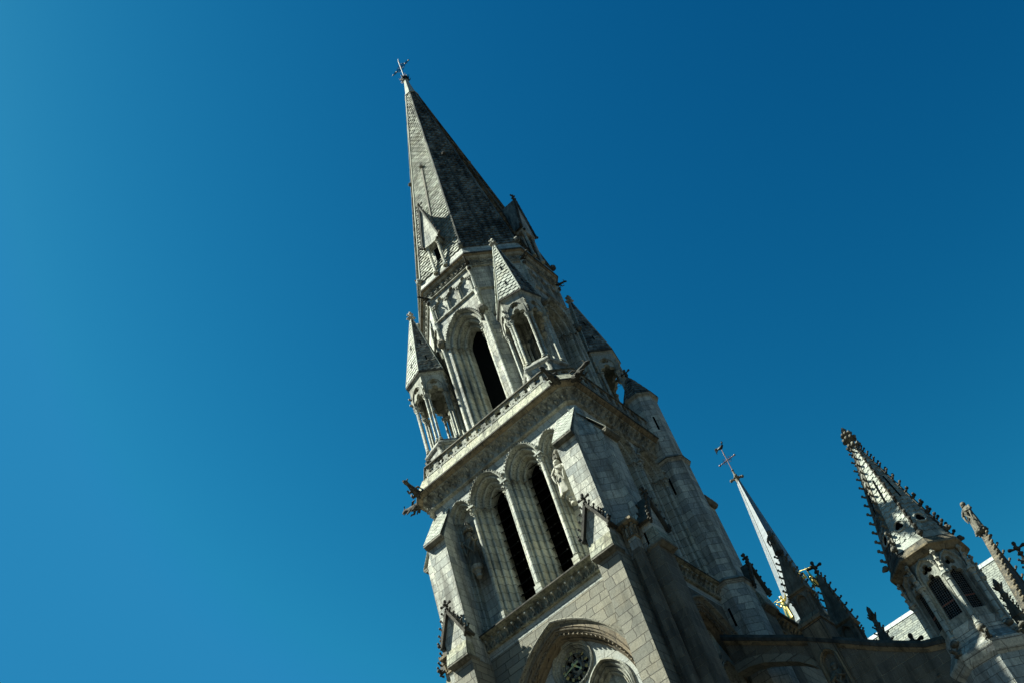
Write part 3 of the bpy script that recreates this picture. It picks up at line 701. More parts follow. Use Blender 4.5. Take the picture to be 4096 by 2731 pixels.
# --- octagonal bell stage
AO = 3.6; HS = AO*math.tan(pi/8)
for k in range(8):
    card = k % 2 == 0
    h = MB(); h.M = rotz(45*k)
    ho, cc = (1.15, .76) if card else (.95, .62)
    zt = 8.45
    outer = [(-HS, .7), (HS, .7), (HS, 12.66), (-HS, 12.66)]
    if card:
        nich = [trefoil_head(.34, 11.92, 10.92, cx) for cx in (-.87, 0, .87)]
    else: nich = [trefoil_head(.34, 11.8, 11.02, 0)]
    h.plate(outer, [arch_c(ho, cc, zt, .75, 11)]+nich, AO, None)
    wl = h.build('octagon_wall', 'ashlar', tower)
    h = MB(); h.M = rotz(45*k)
    for pl in nich:
        h.loft([[(x, -AO, z) for x, z in pl], [(x, -AO+.14, z) for x, z in pl]], True)
        h.plate(pl, [], AO-.135, None)
    h.build('blind_niches', 'ashlar', wl)
    h = MB(); h.M = rotz(45*k)
    sec, hi, di = orders(ho, 0, 3, .19 if card else .17, .32 if card else .18); sec += [(hi, di+.3)]
    sweep_arch(h, sec, 0, cc, zt, .75, -AO, 12)
    win = h.build('window', 'drum', tower, 40)
    h = MB(); h.M = rotz(45*k)
    sweep_arch(h, [(ho+.14, 0), (ho+.14, -.11), (ho+.07, -.14), (ho+.02, -.06), (ho, 0)], 0, cc, zt, zt+.35, -AO, 12)
    for sgn in (-1, 1):
        for i in range(14):
            a = pi-(i+.8)/14.5*math.acos(cc/(ho+cc+.1)); R__ = ho+cc+.10
            h.ball((sgn*(cc+R__*cos(a)), -AO-.12, zt+R__*sin(a)), .05, 5)
        if card:
            hd = MB(); hd.M = rotz(45*k); hd.ball((sgn*1.47, -AO-.20, zt+.45), .21, 9, 1.15); hd.ball((sgn*1.47, -AO-.37, zt+.38), .09, 6); hd.tube([(sgn*1.47, -AO+.1, zt+.62), (sgn*1.47, -AO-.27, zt+.60)], [.24, .20], 8); hd.ball((sgn*1.47-.07, -AO-.37, zt+.5), .045, 5); hd.ball((sgn*1.47+.07, -AO-.37, zt+.5), .045, 5); hd.build('carved_head', 'crust_mid', wl, 60)
    for sgn in (-1, 1):
        for i in range(3):
            wst, dst = (.19, .32) if card else (.17, .18)
            hx, yy = ho-wst*i-wst*.52, -AO+dst*i+dst*.62
            leafcap(h, sgn*hx, yy, zt-.42, zt-.05, wst*.45, pi/4, 4, 1.6); h.box(sgn*hx-.13, sgn*hx+.13, yy-.15, yy+.14, zt-.055+.002*i, zt+.02+.003*i)
    h.build('hood_mould', 'carved', win)
    h = MB(); h.M = rotz(45*k)
    h.box(-hi-.15, hi+.15, -AO+di+.28, -AO+di+.33, .7, 10.2); h.build('shade_backing', 'dark', win)
    # string and niche capitals
    h = MB(); h.M = rotz(45*k)
    h.add([(x, y, z) for x in (-HS-.04, HS+.04) for y, z in ((-AO, 10.62), (-AO-.1, 10.70), (-AO-.1, 10.76), (-AO, 10.84))], [[0, 4, 5, 1], [1, 5, 6, 2], [2, 6, 7, 3]])
    if card:
        for cx in (-1.30, -.435, .435, 1.30):
            h.box(cx-.13, cx+.13, -AO-.12, -AO+.02, 11.90, 11.98); h.ball((cx-.06, -AO-.06, 11.80), .075, 5); h.ball((cx+.06, -AO-.06, 11.80), .075, 5); h.lathe([(.04, 10.95), (.05, 11.7), (.08, 11.85)], 6, (cx, -AO-.02))
    h.build('string_course', 'carved', wl)
    # rinceau frieze
    h = MB(); h.M = rotz(45*k)
    nC = 7
    for i in range(nC):
        cx = -HS+.12+(2*HS-.24)*(i+.5)/nC
        pts = [(cx+.165*cos(a), -AO-.085, 12.97+.19*sin(a)) for a in [j*2*pi/10 for j in range(11)]]
        h.tube(pts, .036, 4)
        h.tube([(cx, -AO-.08, 12.80), (cx+.07, -AO-.11, 12.95), (cx-.02, -AO-.12, 13.03), (cx-.07, -AO-.09, 12.96)], [.025, .045, .045, .02], 4)
        h.ball((cx+.03, -AO-.08, 13.07), .04, 5); h.ball((cx-.05, -AO-.08, 12.9), .035, 5); h.ball((cx+.17, -AO-.07, 12.84), .04, 5); h.ball((cx+.17, -AO-.07, 13.13), .04, 5)
    for i in range(6): h.ball((-HS+.25+(2*HS-.5)*i/5, -AO-.17, 13.32), .035, 4)
    h.build('rinceau_frieze', 'carved', wl, 50)
    # corner shaft
    h = MB(); h.M = rotz(45*k)
    h.lathe([(.17, .8), (.17, 1.0), (.11, 1.1), (.11, 10.2), (.14, 10.25), (.12, 10.3), (.2, 10.55), (.2, 10.64)], 8, (HS, -AO)); h.lathe([(.10, 10.84), (.10, 12.3), (.17, 12.55), (.17, 12.66)], 8, (HS, -AO))
    h.build('corner_shaft', 'drum', wl, 40)
    b = MB(); b.M = rotz(45*k+22.5); gargoyle(b, (0, -3.95, 12.85), (0, -1, -.15), .62, .85); b.ball((0, -4.0, 12.45), .13, 6); b.build('gargoyle', 'crust', tower, 60)
h = MB(); h.loft([octo(a, z) for a, z in ((3.6, 12.60), (3.70, 12.64), (3.70, 12.69), (3.62, 12.72), (3.62, 13.22), (3.72, 13.26), (3.80, 13.36), (3.80, 13.39))]); h.build('octagon_frieze', 'carved', tower)
h = MB(); h.loft([octo(a, z) for a, z in ((3.74, 13.37), (3.82, 13.38), (3.90, 13.44))]); h.build('octagon_cornice', 'cornice', tower)
h = MB(); h.loft([octo(a, z) for a, z in ((3.89, 13.438), (3.93, 13.45), (3.935, 13.54), (3.90, 13.57))]); h.build('octagon_lip', 'crust', tower)
h = MB(); h.loft([octo(a, z) for a, z in ((3.93, 13.53), (3.91, 13.56), (3.76, 14.22), (3.72, 14.25))], True, False, True); h.build('spire_plinth', 'ashlar', tower)
# --- spire
ZA, Z0S, A0S = 40.35, 14.2, 3.78
def sa(z): return A0S*(ZA-z)/(ZA-Z0S)
ZT = 37.6
spire = MB(); spire.loft([octo(sa(Z0S)-.01, Z0S), octo(sa(ZT)-.01, ZT)]); spire = spire.build('spire', 'tile', tower)
for k in range(8):
    b = MB(); b.M = rotz(45*k)
    t8 = math.tan(pi/8); a0, a1 = sa(Z0S), sa(ZT)
    tiles(b, (-a0*t8, -a0, Z0S), (a0*t8, -a0, Z0S), (-a1*t8, -a1, ZT), (a1*t8, -a1, ZT), .27, .36, .05, 'scale' if k % 2 == 0 else 'saw')
    b.build('tile_slope', 'tile' if k in (0, 6, 7, 5) else 'tile_dark', spire)  # darker tiles on faces away from the sun: lichen with shade mixed in
    b = MB(); b.M = rotz(45*k+22.5); cc = cos(pi/8)
    b.tube([(0, -sa(z)/cc-.01, z) for z in (Z0S, 20, 26, 32, ZT)], .065, 5)
    b.ball((0, -sa(14.3)/cc-.1, 14.35), .2, 6)
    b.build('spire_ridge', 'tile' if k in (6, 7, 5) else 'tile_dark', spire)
    b = MB(); b.M = rotz(45*k); zt_, zb_ = (26.0, 17.5) if k % 2 == 0 else (26.4, 14.6)
    b.loft([[(x, -sa(z)-y, z) for x, y in ((-.06, 0), (-.05, .09), (.05, .09), (.06, 0))] for z in (zb_, zt_)], True, True, True)
    b.ball((0, -sa(zt_)-.12, zt_+.05), .16, 6, .8)
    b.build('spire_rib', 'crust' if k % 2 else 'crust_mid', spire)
b = MB(); b.loft([octo(sa(z)+e, z) for z, e in ((ZT-.06, .10), (ZT+.02, .10), (ZT+.04, .03), (38.6, .04), (39.9, .08), (40.0, .14))], True, True, True); b.build('spire_cap', 'tile_pale', spire)
b = MB(); b.ball((0, 0, 40.28), .30, 12)
for i in range(8):
    a = i*pi/4; b.tube([(.24*cos(a), .24*sin(a), 40.02), (.36*cos(a), .36*sin(a), 40.2), (.42*cos(a), .42*sin(a), 40.42)], [.04, .035, .02], 4)
for i in range(16):
    a = i*2.4; b.ball((.27*cos(a), .27*sin(a), 40.1+.025*i), .06, 5)
b.build('orb', 'iron', tower)
b = MB()
b.tube([(0, 0, 40.4), (0, 0, 43.0)], .04, 6); b.tube([(-.78, 0, 42.05), (.78, 0, 42.05)], .03, 6)
for sg in (-1, 1):
    b.tube([(sg*.76, 0, 42.05), (sg*.92, 0, 42.05)], [.04, .006], 5); b.ball((sg*.80, 0, 42.05), .07, 5); b.ball((sg*.45, 0, 42.05), .07, 5)
    for sz in (-1, 1):
        b.tube([(sg*.05, 0, 42.05+sz*.05), (sg*.28, 0, 42.05+sz*.30), (sg*.38, 0, 42.05+sz*.16), (sg*.30, 0, 42.05+sz*.10)], [.022]*4, 4)
        b.tube([(sg*.12, 0, 42.05+sz*.5), (sg*.22, 0, 42.05+sz*.34), (sg*.06, 0, 42.05+sz*.22)], [.02]*3, 4)
        b.tube([(sg*.45, 0, 42.05), (sg*.55, 0, 42.05+sz*.16), (sg*.66, 0, 42.05+sz*.12)], [.02]*3, 4)
b.ball((0, 0, 42.55), .07, 5); b.ball((0, 0, 43.05), .07, 5); b.ball((0, 0, 40.8), .07, 6)
crs = b.build('cross', 'iron', tower)
b = MB(); b.tube([(0, 0, 42.9), (0, 0, 43.1), (0, 0, 43.4)], [.035, .03, .005], 6); b.build('lightning_rod', 'zinc', crs)

# --- dormers on the spire foot
for k in range(4):
    b = MB(); b.M = rotz(90*k); yf = -4.02
    b.box(-.36, .36, -3.70, -3.0, 14.1, 16.1)
    b.box(-.53, .53, yf-.0, -3.0, 16.12, 16.46)
    b.add([(-.53, yf, 16.46), (.53, yf, 16.46), (0, yf, 19.35), (-.53, -2.9, 16.46), (.53, -2.9, 16.46), (0, -2.7, 19.35)], [[0, 1, 2]])
    dm = b.build('dormer', 'ashlar', tower)
    b = MB(); b.M = rotz(90*k); b.box(-.15, .15, -3.72, -3.4, 14.2, 15.9); b.build('dormer_opening', 'dark', dm)
    for sg in (-1, 1):
        b = MB(); b.M = rotz(90*k); column(b, sg*.37, yf+.10, 13.75, 16.12, .085, 8); b.build('dormer_column', 'drum', dm, 40)
        b = MB(); b.M = rotz(90*k)
        P0, P1 = Vector((sg*.62, 0, 16.28)), Vector((0, 0, 19.62)); dx = (P1-P0).normalized(); nn = Vector((sg*dx.z, 0, abs(dx.x)))
        b.loft([[tuple(P+nn*o_+Vector((0, y, 0))) for P, o_ in ((P0, -.03), (P0, .05), (P1, .05), (P1, -.03))] for y in (yf-.08, -2.6)], True, True, True)
        b.build('dormer_roof', 'tile_dark', dm)
        b = MB(); b.M = rotz(90*k)
        b.tube([(P0.x+nn.x*.05, yf-.06, P0.z+nn.z*.05), (P1.x+nn.x*.05, yf-.06, P1.z+nn.z*.05)], .04, 5)
        for i in range(9):
            q = P0.lerp(P1, (i+.5)/9)+nn*.06; crocket(b, (q.x, yf-.04, q.z), (nn.x, -.1, .1), .075)
        crocket(b, (sg*.62, yf-.02, 16.26), (sg, -.2, 0), .15); b.ball((sg*.5, yf-.05, 16.1), .09, 5)
        b.build('dormer_crockets', 'crust', dm, 50)
    b = MB(); b.M = rotz(90*k); finial_cross(b, 0, yf, 19.6, .48); b.build('dormer_finial', 'crust', dm, 50)

# --- corner pinnacles
def degrees_(a): return a*180/pi
def pinnacle_corner(k):
    base = (T(.2, -.08, 0) if k == 3 else Matrix.Identity(4)) @ rotz(90*k)
    cx, cy = 3.22, -3.32
    A0 = radians(-45)
    V = ngon(6, 1.0, 0, 0, 0)
    b = MB(); b.M = base
    def hexa(R, z): return [(x, y, z) for x, y in ngon(6, R, cx, cy, A0)]
    b.loft([hexa(R, z) for R, z in ((1.12, .6), (1.12, 2.3), (1.2, 2.36), (1.25, 2.44), (1.25, 2.5), (1.06, 2.78))], True, False, True)
    pin = b.build('corner_pinnacle', 'ashlar', tower)
    b = MB(); b.M = base
    b.loft([hexa(R, z) for R, z in ((1.12, 7.28), (1.18, 7.36), (1.18, 7.42), (1.25, 7.48))], True, True, False); b.build('pinnacle_string', 'carved', pin); b = MB(); b.M = base; b.loft([hexa(R, z) for R, z in ((1.24, 7.478), (1.28, 7.5), (1.285, 7.6), (1.22, 7.64))], True, True, True); b.build('pinnacle_cornice', 'crust', pin)
    for i in range(6):
        am = A0+pi/6+i*pi/3; ap = 1.13*cos(pi/6); hs = 1.13*sin(pi/6)
        b = MB(); b.M = base @ T(cx, cy, 0) @ Matrix.Rotation(am+pi/2, 4, 'Z')
        head = [(x, z) for x, z in trefoil_head(.40, 6.06, 5.9)]
        head = [(x, 5.9+(z-5.9)*.82) for x, z in head]
        outer = [(hs, 7.3), (-hs, 7.3), (-hs, 5.9)]+head+[(hs, 5.9)]
        b.plate(outer[::-1], [foil(0, 6.80, .20, 3, pi/2, .56, 6, .52)], ap+.02, ap-.16)
        # raised arch moulding round the trefoil
        sweep_arch(b, [(.48, 0), (.48, -.05), (.43, -.05), (.43, 0)], 0, .25, 6.35, 6.0, -ap-.02, 7)
        b.build('pinnacle_arcade', 'carved', pin)
        av = A0+i*pi/3
        for sgn in (-1, 1):
            b = MB(); b.M = base @ T(cx, cy, 0) @ Matrix.Rotation(av, 4, 'Z')
            column(b, 1.02, sgn*.095, 2.70, 5.95, .07, 8, .2, .3); b.build('pinnacle_column', 'drum', pin, 40)
        b = MB(); b.M = base @ T(cx, cy, 0) @ Matrix.Rotation(av, 4, 'Z')
        crocket(b, (1.12, 0, 6.15), (1, 0, .2), .13); crocket(b, (1.12, 0, 6.6), (1, 0, .2), .12); b.lathe([(.06, 5.95), (.09, 6.5), (.03, 7.0)], 5, (1.12, 0))
        b.build('pinnacle_angle_ornament', 'carved', pin, 50)
        b = MB(); b.M = base @ T(cx, cy, 0) @ Matrix.Rotation(av, 4, 'Z'); b.lathe([(.16, .8), (.16, 1.9), (.11, 2.0), (.2, 2.2), (.06, 2.35)], 8, (1.12, 0))
        b.build('pedestal_shaft', 'carved', pin, 50)
        # roof slope
        b = MB(); b.M = base @ T(cx, cy, 0) @ Matrix.Rotation(am+pi/2, 4, 'Z')
        r0, r1 = 1.24, .10; h0, h1 = r0*.5, r1*.5; a0, a1 = r0*cos(pi/6), r1*cos(pi/6)
        tiles(b, (-h0, -a0, 7.62), (h0, -a0, 7.62), (-h1, -a1, 12.85), (h1, -a1, 12.85), .27, .33, .03, 'saw')
        sl = b.build('pinnacle_roof', ('tile_pale' if abs(((degrees_(am)+90*k+120+180) % 360)-180) < 52 else 'tile_dark'), pin)  # slopes turned from the sun get the darker copy, shade put into colour
        b = MB(); b.M = base @ T(cx, cy, 0) @ Matrix.Rotation(am+pi/2, 4, 'Z')
        def ra(z): return a0+(a1-a0)*(z-7.62)/5.23
        for zz in (8.55, 10.1):
            b = MB(); b.M = base @ T(cx, cy, 0) @ Matrix.Rotation(am+pi/2, 4, 'Z'); b.add([(x, -ra(z)-.05, z) for z in (zz, zz+.42) for x in (-.035, .035)], [[0, 1, 3, 2]]); b.build('roof_slit', 'dark', sl)
        b = MB(); b.M = base @ T(cx, cy, 0) @ Matrix.Rotation(av, 4, 'Z')
        b.tube([(r0+.0, 0, 7.62), (r1, 0, 12.85)], .04, 5); b.build('roof_edge', 'tile_pale', pin)
    b = MB(); b.M = base; finial_bud(b, cx, cy, 12.85, .62); b.build('pinnacle_finial', 'statue', pin, 50)
    b = MB(); b.M = base
    b.tube([(cx-.9, cy-.4, 5.6), (cx+.9, cy+.4, 5.6)], .012, 4); b.tube([(cx-.4, cy+.9, 5.6), (cx+.4, cy-.9, 5.6)], .012, 4); b.build('tie_rod', 'iron', pin)
for k in range(4): pinnacle_corner(k)

# --- stair turret
TX, TY = 4.62, 2.95
b = MB()
def oc(a, z, x=TX, y=TY): return [(x+a/cos(pi/8)*cos(pi/8+i*pi/4), y+a/cos(pi/8)*sin(pi/8+i*pi/4), z) for i in range(8)]
b.loft([oc(a, z) for a, z in ((.92, -37.6), (.92, -8.9), (.97, -8.85), (1.02, -8.76), (.82, -8.45), (.81, -1.55), (.86, -1.5), (.915, -1.41), (.75, -1.10), (.745, 2.95), (.78, 3.0))])
tur = b.build('stair_turret', 'ashlar', tower)
for a_, z_ in ((1.02, -8.76), (.915, -1.41)):
    b = MB(); b.loft([oc(a, z) for a, z in ((a_-.02, z_-.01), (a_+.03, z_+.01), (a_+.03, z_+.06), (a_-.03, z_+.10))]); b.build('turret_string', 'crust_mid', tur)
b = MB(); b.loft([oc(a, z) for a, z in ((.77, 3.0), (.87, 3.08), (.88, 3.14), (.10, 5.1))]); 
tr_ = b.build('turret_roof', 'tile', tur)
for i in range(8):
    b = MB(); b.M = T(TX, TY, 0) @ rotz(45*i)
    t8 = math.tan(pi/8); tiles(b, (-.88*t8, -.88, 3.14), (.88*t8, -.88, 3.14), (-.09*t8, -.09, 5.1), (.09*t8, -.09, 5.1), .24, .34, .04, 'flat'); b.build('turret_tiles', 'tile_dark', tr_)
b = MB(); finial_cross(b, TX, TY, 5.25, .5); b.build('turret_finial', 'crust', tur, 50)
for z0_, z1_, ap_ in ((-3.4, -2.4, .81), (.6, 1.5, .745), (-10.8, -9.9, .92)):
    for ang in ((45,) if z0_ > 0 else (0,)):
        b = MB(); b.M = T(TX, TY, 0) @ rotz(ang); b.box(-.05, .05, -ap_-.006, -ap_+.05, z0_, z1_); b.build('turret_slit', 'dark', tur)

# ------------------------------------------------------------------ statues in the niches of the near sides
for (px, py, f, lb, arms, st) in ((2.66, -4.40, -pi/2, 'pale stone saint in a sunlit niche beside the right window of the near belfry side', 'fold', False),
                         (-2.74, -4.27, -pi/2, 'dark shaded stone saint in the niche left of both belfry windows', 'open', False)):
    h = MB(); statue(h, px, py, -5.12, 1.93, f, st, arms)
    tag(h.build('stone_statue', 'statue' if px > 0 else 'crust_mid', None, 60), lb, 'statue', 'saints in the belfry niches')  # left saint stands in shade, and its stone is coloured darker for it

# ------------------------------------------------------------------ lantern turret with crocketed spire (right)
lan = empty('lantern_turret', 'eight-sided stone lantern with meshed windows under a crocketed tiled spire, at the right', 'turret')
LX, LY = 0., 0.
MB.B = Matrix.Translation((12.745, 1.48, .112)) @ Matrix.Scale(1.0031, 4)
def LM(i, half=False): return T(LX, LY, 0) @ rotz(45*i)      # face i = 0 looks to -Y
def ol(R, z): return [(LX+R*cos(radians(22.5+45*i)), LY+R*sin(radians(22.5+45*i)), z) for i in range(8)]
c8, t8 = cos(pi/8), math.tan(pi/8)
b = MB(); b.loft([ol(R, z) for R, z in ((1.36, -37.5), (1.36, -18.4), (1.46, -18.25), (1.56, -18.02), (1.58, -17.95), (1.58, -17.88), (1.33, -17.45), (1.31, -17.3), (1.31, -16.85))], True, False, True)
lb = b.build('lantern_base', 'ashlar', lan)
b = MB(); b.loft([ol(R, z) for R, z in ((1.30, -13.95), (1.36, -13.92), (1.42, -13.85), (1.46, -13.80), (1.565, -13.74), (1.57, -13.66), (1.40, -13.36), (1.38, -13.36))], True, True, True); b.build('lantern_cornice', 'cornice', lan)
ap = 1.31*c8; hs = 1.31*sin(pi/8)
for i in range(8):
    b = MB(); b.M = LM(i)
    head = [(x, -14.86+(z+14.86)*.8) for x, z in trefoil_head(.27, -14.98, -16.86)]
    head = [(x, max(z, -16.86)) for x, z in head]
    b.plate([(-hs, -16.87), (hs, -16.87), (hs, -13.92), (-hs, -13.92)], [head, foil(0, -14.40, .19, 3, pi/2, .56, 7, .55)], ap-.06, ap-.24)
    fc = b.build('lantern_window', 'carved', lan)
    b = MB(); b.M = LM(i)
    sweep_arch(b, [(.44, 0), (.44, -.07), (.39, -.09), (.36, -.03), (.345, .05)], 0, .30, -14.62, -16.86, -ap+.04, 9)
    for sg in (-1, 1):
        for j in range(6):
            a = pi-(j+.5)/6*math.acos(.3/.72); b.ball((sg*(.3+.70*cos(a)), -ap-.03, -14.62+.70*sin(a)), .035, 4)
    b.build('window_moulding', 'carved', fc, 50)
    b = MB(); b.M = LM(i); y = -ap+.22
    for j in range(-6, 7):
        for sg in (-1, 1):
            x0_, z0_ = j*.09*1.0, -16.85
    for j in range(26):
        z = -16.8+j*.085; b.tube([(-.25, y, z), (.25, y, z)], .0035, 3)
    for j in range(7):
        x = -.24+j*.08; b.tube([(x, y, -16.86), (x, y, -14.75)], .0035, 3)
    b.build('wire_mesh', 'wire', fc)
    b = MB(); b.M = LM(i); b.tube([(-.3, y+.05, -15.8), (.3, y+.05, -15.8)], .035, 4); b.build('iron_bar', 'rust', fc)
    b = MB(); b.M = T(LX, LY, 0) @ rotz(45*i+22.5-90)
    column(b, 0, -1.33, -17.3, -14.93, .085, 8, .3, .32); b.box(-.13, .13, -1.46, -1.1, -14.93, -14.86)
    cl = b.build('lantern_column', 'drum', lan, 40)
    b = MB(); b.M = T(LX, LY, 0) @ rotz(45*i+22.5-90)
    b.lathe([(.09, -14.86), (.10, -14.7), (.05, -14.6), (.08, -14.5), (.02, -14.05)], 4, (0, -1.38))
    for zz in (-14.75, -14.45, -14.15):
        for dx in (-1, 0, 1): crocket(b, (0, -1.40, zz), (dx*.8, -.7, .3), .075)
    b.ball((0, -1.40, -13.98), .075, 6); b.build('pinnaclet', 'statue', cl, 50)
    b = MB(); b.M = T(LX, LY, 0) @ rotz(45*i+22.5-90); gargoyle(b, (0, -1.36, -17.78), (0, -1, .02), .52, 1.3); b.ball((0, -1.42, -17.35), .16, 7, .8)
    b.build('gargoyle', 'crust_mid', lan, 60)
b = MB(); b.loft([ol(1.03, z) for z in (-16.8, -14.0)], True, True, True); b.build('shade_backing', 'dark', lan)
# spire with entasis
def rs(z):
    u = (z+13.36)/5.8; return 1.38*(1-u)+.13*u
lsp = MB(); lsp.loft([ol(rs(z)-.012, z) for z in (-13.36, -7.56)], True, True, True); lsp = lsp.build('lantern_spire', 'tile', lan)
for i in range(8):
    b = MB(); b.M = LM(i)
    r0_, r1_ = rs(-13.05), rs(-7.6)
    b.quad((-rs(-13.36)*sin(pi/8)-.02, -rs(-13.36)*c8-.03, -13.36), (rs(-13.36)*sin(pi/8)+.02, -rs(-13.36)*c8-.03, -13.36), (r0_*sin(pi/8)+.02, -r0_*c8-.02, -13.05), (-r0_*sin(pi/8)-.02, -r0_*c8-.02, -13.05))
    tiles(b, (-r0_*sin(pi/8), -r0_*c8, -13.05), (r0_*sin(pi/8), -r0_*c8, -13.05), (-r1_*sin(pi/8), -r1_*c8, -7.6), (r1_*sin(pi/8), -r1_*c8, -7.6), .23, .24, .022, 'saw')
    b.build('spire_tiles', {0: 'tile_pale', 1: 'tile'}.get(i, 'tile_dark'), lsp)  # front lit face pale; the faces in shade are coloured darker
    b = MB(); b.M = LM(i); z = -12.3; a_ = rs(z)*c8; sl_ = (1.38-.13)*c8/5.9
    for r_, o_ in ((.25, .035), (.21, .05), (.19, .02)):
        pass
    loops = [[(r_*cos(q*2*pi/18), -a_-o_+r_*sin(q*2*pi/18)*sl_, z+r_*sin(q*2*pi/18)) for q in range(18)] for r_, o_ in ((.26, .02), (.25, .06), (.215, .07), (.19, .015))]
    b.loft(loops, True); oc_ = b.build('oculus_ring', 'tile_pale', lsp, 40)
    b = MB(); b.M = LM(i); P_ = foil(0, 0, .17, 3, pi/2, .56, 6, .5); b.add([(x, -a_-.028+zz*sl_, z+zz) for x, zz in P_], [list(range(len(P_)))]); b.build('oculus_opening', 'dark', oc_)
    b = MB(); b.M = LM(i)
    b.add([(x, -rs(z_)*c8-.035, z_) for z_ in (-11.0, -9.7) for x in (-.035, .035)], [[0, 1, 3, 2]]); b.build('spire_slit', 'dark', lsp)
    b = MB(); b.M = T(LX, LY, 0) @ rotz(45*i+22.5-90)
    b.tube([(0, -rs(z_)-.0, z_) for z_ in (-13.3, -10, -7.6)], [.055, .045, .03], 5)
    for j in range(13):
        z_ = -12.9+j*.42; b.M = T(LX, LY, 0) @ rotz(45*i+22.5-90)
        crocket(b, (0, -rs(z_)-.03, z_), (0, -1, .1), .135-.004*j)
    b.ball((0, -rs(-13.2)-.14, -13.15), .13, 7); b.ball((0, -rs(-13.2)-.24, -13.2), .07, 6)
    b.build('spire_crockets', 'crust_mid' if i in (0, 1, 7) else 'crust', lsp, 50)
b = MB()
b.lathe([(.17, -7.62), (.21, -7.52), (.12, -7.42), (.10, -7.30), (.17, -7.24), (.24, -7.14), (.14, -7.06), (.12, -6.96), (.19, -6.86), (.13, -6.76), (.08, -6.70), (.12, -6.60), (.03, -6.42)], 8, (LX, LY))
for j in range(8):
    a = j*pi/4
    for rr, zz, q in ((.25, -7.50, .085), (.24, -7.12, .09), (.19, -6.84, .075)): b.ball((LX+rr*cos(a+zz), LY+rr*sin(a+zz), zz), q, 5)
b.build('lantern_finial', 'crust_mid', lan, 50)

MB.B = Matrix.Identity(4)
# ------------------------------------------------------------------ sloping flyer wall with its pier
fly = empty('flying_buttress', 'dark sloping flying buttress with arch, niched pier and coping, between tower and lantern', 'buttress')
YF = .75
top = [(4.3, -11.62), (7.35, -13.62), (8.6, -14.55), (9.75, -15.42), (10.6, -16.0), (11.2, -16.4), (11.9, -16.65)]
arch_ = [(7.45, -15.2), (7.2, -14.75), (6.75, -14.3), (6.2, -13.95), (5.5, -13.55), (4.9, -13.35), (4.3, -13.3)]
b = MB(); b.M = T(0, YF, 0)
b.plate([(4.3, -11.9), (4.3, -13.3)][::-1][:0]+[(x, z) for x, z in arch_[::-1]]+[(7.45, -37.6), (11.9, -37.6)]+[(x, z-.25) for x, z in top[::-1]], [], 0, -.55)
fw = b.build('flyer_wall', 'granite_b', fly)
b = MB()
for (x0, z0), (x1, z1) in zip(arch_[:-1], arch_[1:]):
    b.add([(x, y, z+dz) for x, z in ((x0, z0), (x1, z1)) for y, dz in ((YF-.04, -.03), (YF-.04, .34), (YF+.6, .34), (YF+.6, -.03))], [[0, 4, 5, 1], [0, 3, 7, 4]])
b.build('arch_ring', 'granite', fw)
b = MB()
pr = [(-.16, -.20), (-.16, -.05), (-.05, .12), (.60, .12), (.71, -.05), (.71, -.20)]
b.loft([[(x, YF+y, z+dz) for y, dz in pr] for x, z in top], True, True, True); b.build('coping', 'crust', fly)
b = MB()
pr = [(-.02, -.36), (-.10, -.26), (-.12, -.19), (.6, -.19), (.6, -.36)]
b.loft([[(x, YF+y, z+dz) for y, dz in pr] for x, z in top], True, True, True); b.build('coping_moulding', 'cornice', fly)
# pier
b = MB(); px0, px1, py0, py1 = 7.42, 8.36, .62, 1.7
NZ = -15.05
b.M = T((px0+px1)/2, 0, 0)
hw = (px1-px0)/2
b.plate([(-hw, -37.6), (hw, -37.6), (hw, -13.35), (-hw, -13.35)], [arch_c(.30, .14, NZ, -18.3, 8)], -py0, None)
b.M = Matrix.Identity(4)
b.quad((px1, py0, -37.6), (px1, py1, -37.6), (px1, py1, -13.35), (px1, py0, -13.35)); b.quad((px0, py1, -37.6), (px0, py0, -37.6), (px0, py0, -13.35), (px0, py1, -13.35))
b.prism([(px0-.05, py0-.08), (px1+.05, py0-.08), (px1+.05, py1+.05), (px0-.05, py1+.05)], -13.35, -13.22); b.prism([(px0-.02, py0-.04), (px1+.02, py0-.04), (px1+.02, py1), (px0-.02, py1)], -13.22, -12.95, [(px0+.1, py0+.1), (px1-.1, py0+.1), (px1-.1, py1-.1), (px0+.1, py1-.1)])
pier = b.build('flyer_pier', 'granite_plain', fly)
b = MB(); cxp = (px0+px1)/2
sweep_arch(b, [(.40, 0), (.40, -.05), (.36, -.07), (.33, -.02), (.30, .03), (.28, .0), (.26, .05), (.25, .12), (.24, .34)], cxp, .14, NZ, -18.3, py0, 9)
b.M = T(cxp, 0, 0); b.plate(arch_c(.26, .14, NZ, -18.3, 8), [], -(py0+.32), None); b.M = Matrix.Identity(4)
b.build('pier_niche', 'cornice', pier)
b = MB(); statue(b, cxp, py0+.13, -16.95, 1.85, -pi/2+.1, True, 'fold')
tag(b.build('stone_statue', 'crust_mid', None, 60), 'dim saint figure inside the ochre-stained niche of the flying buttress pier', 'statue')

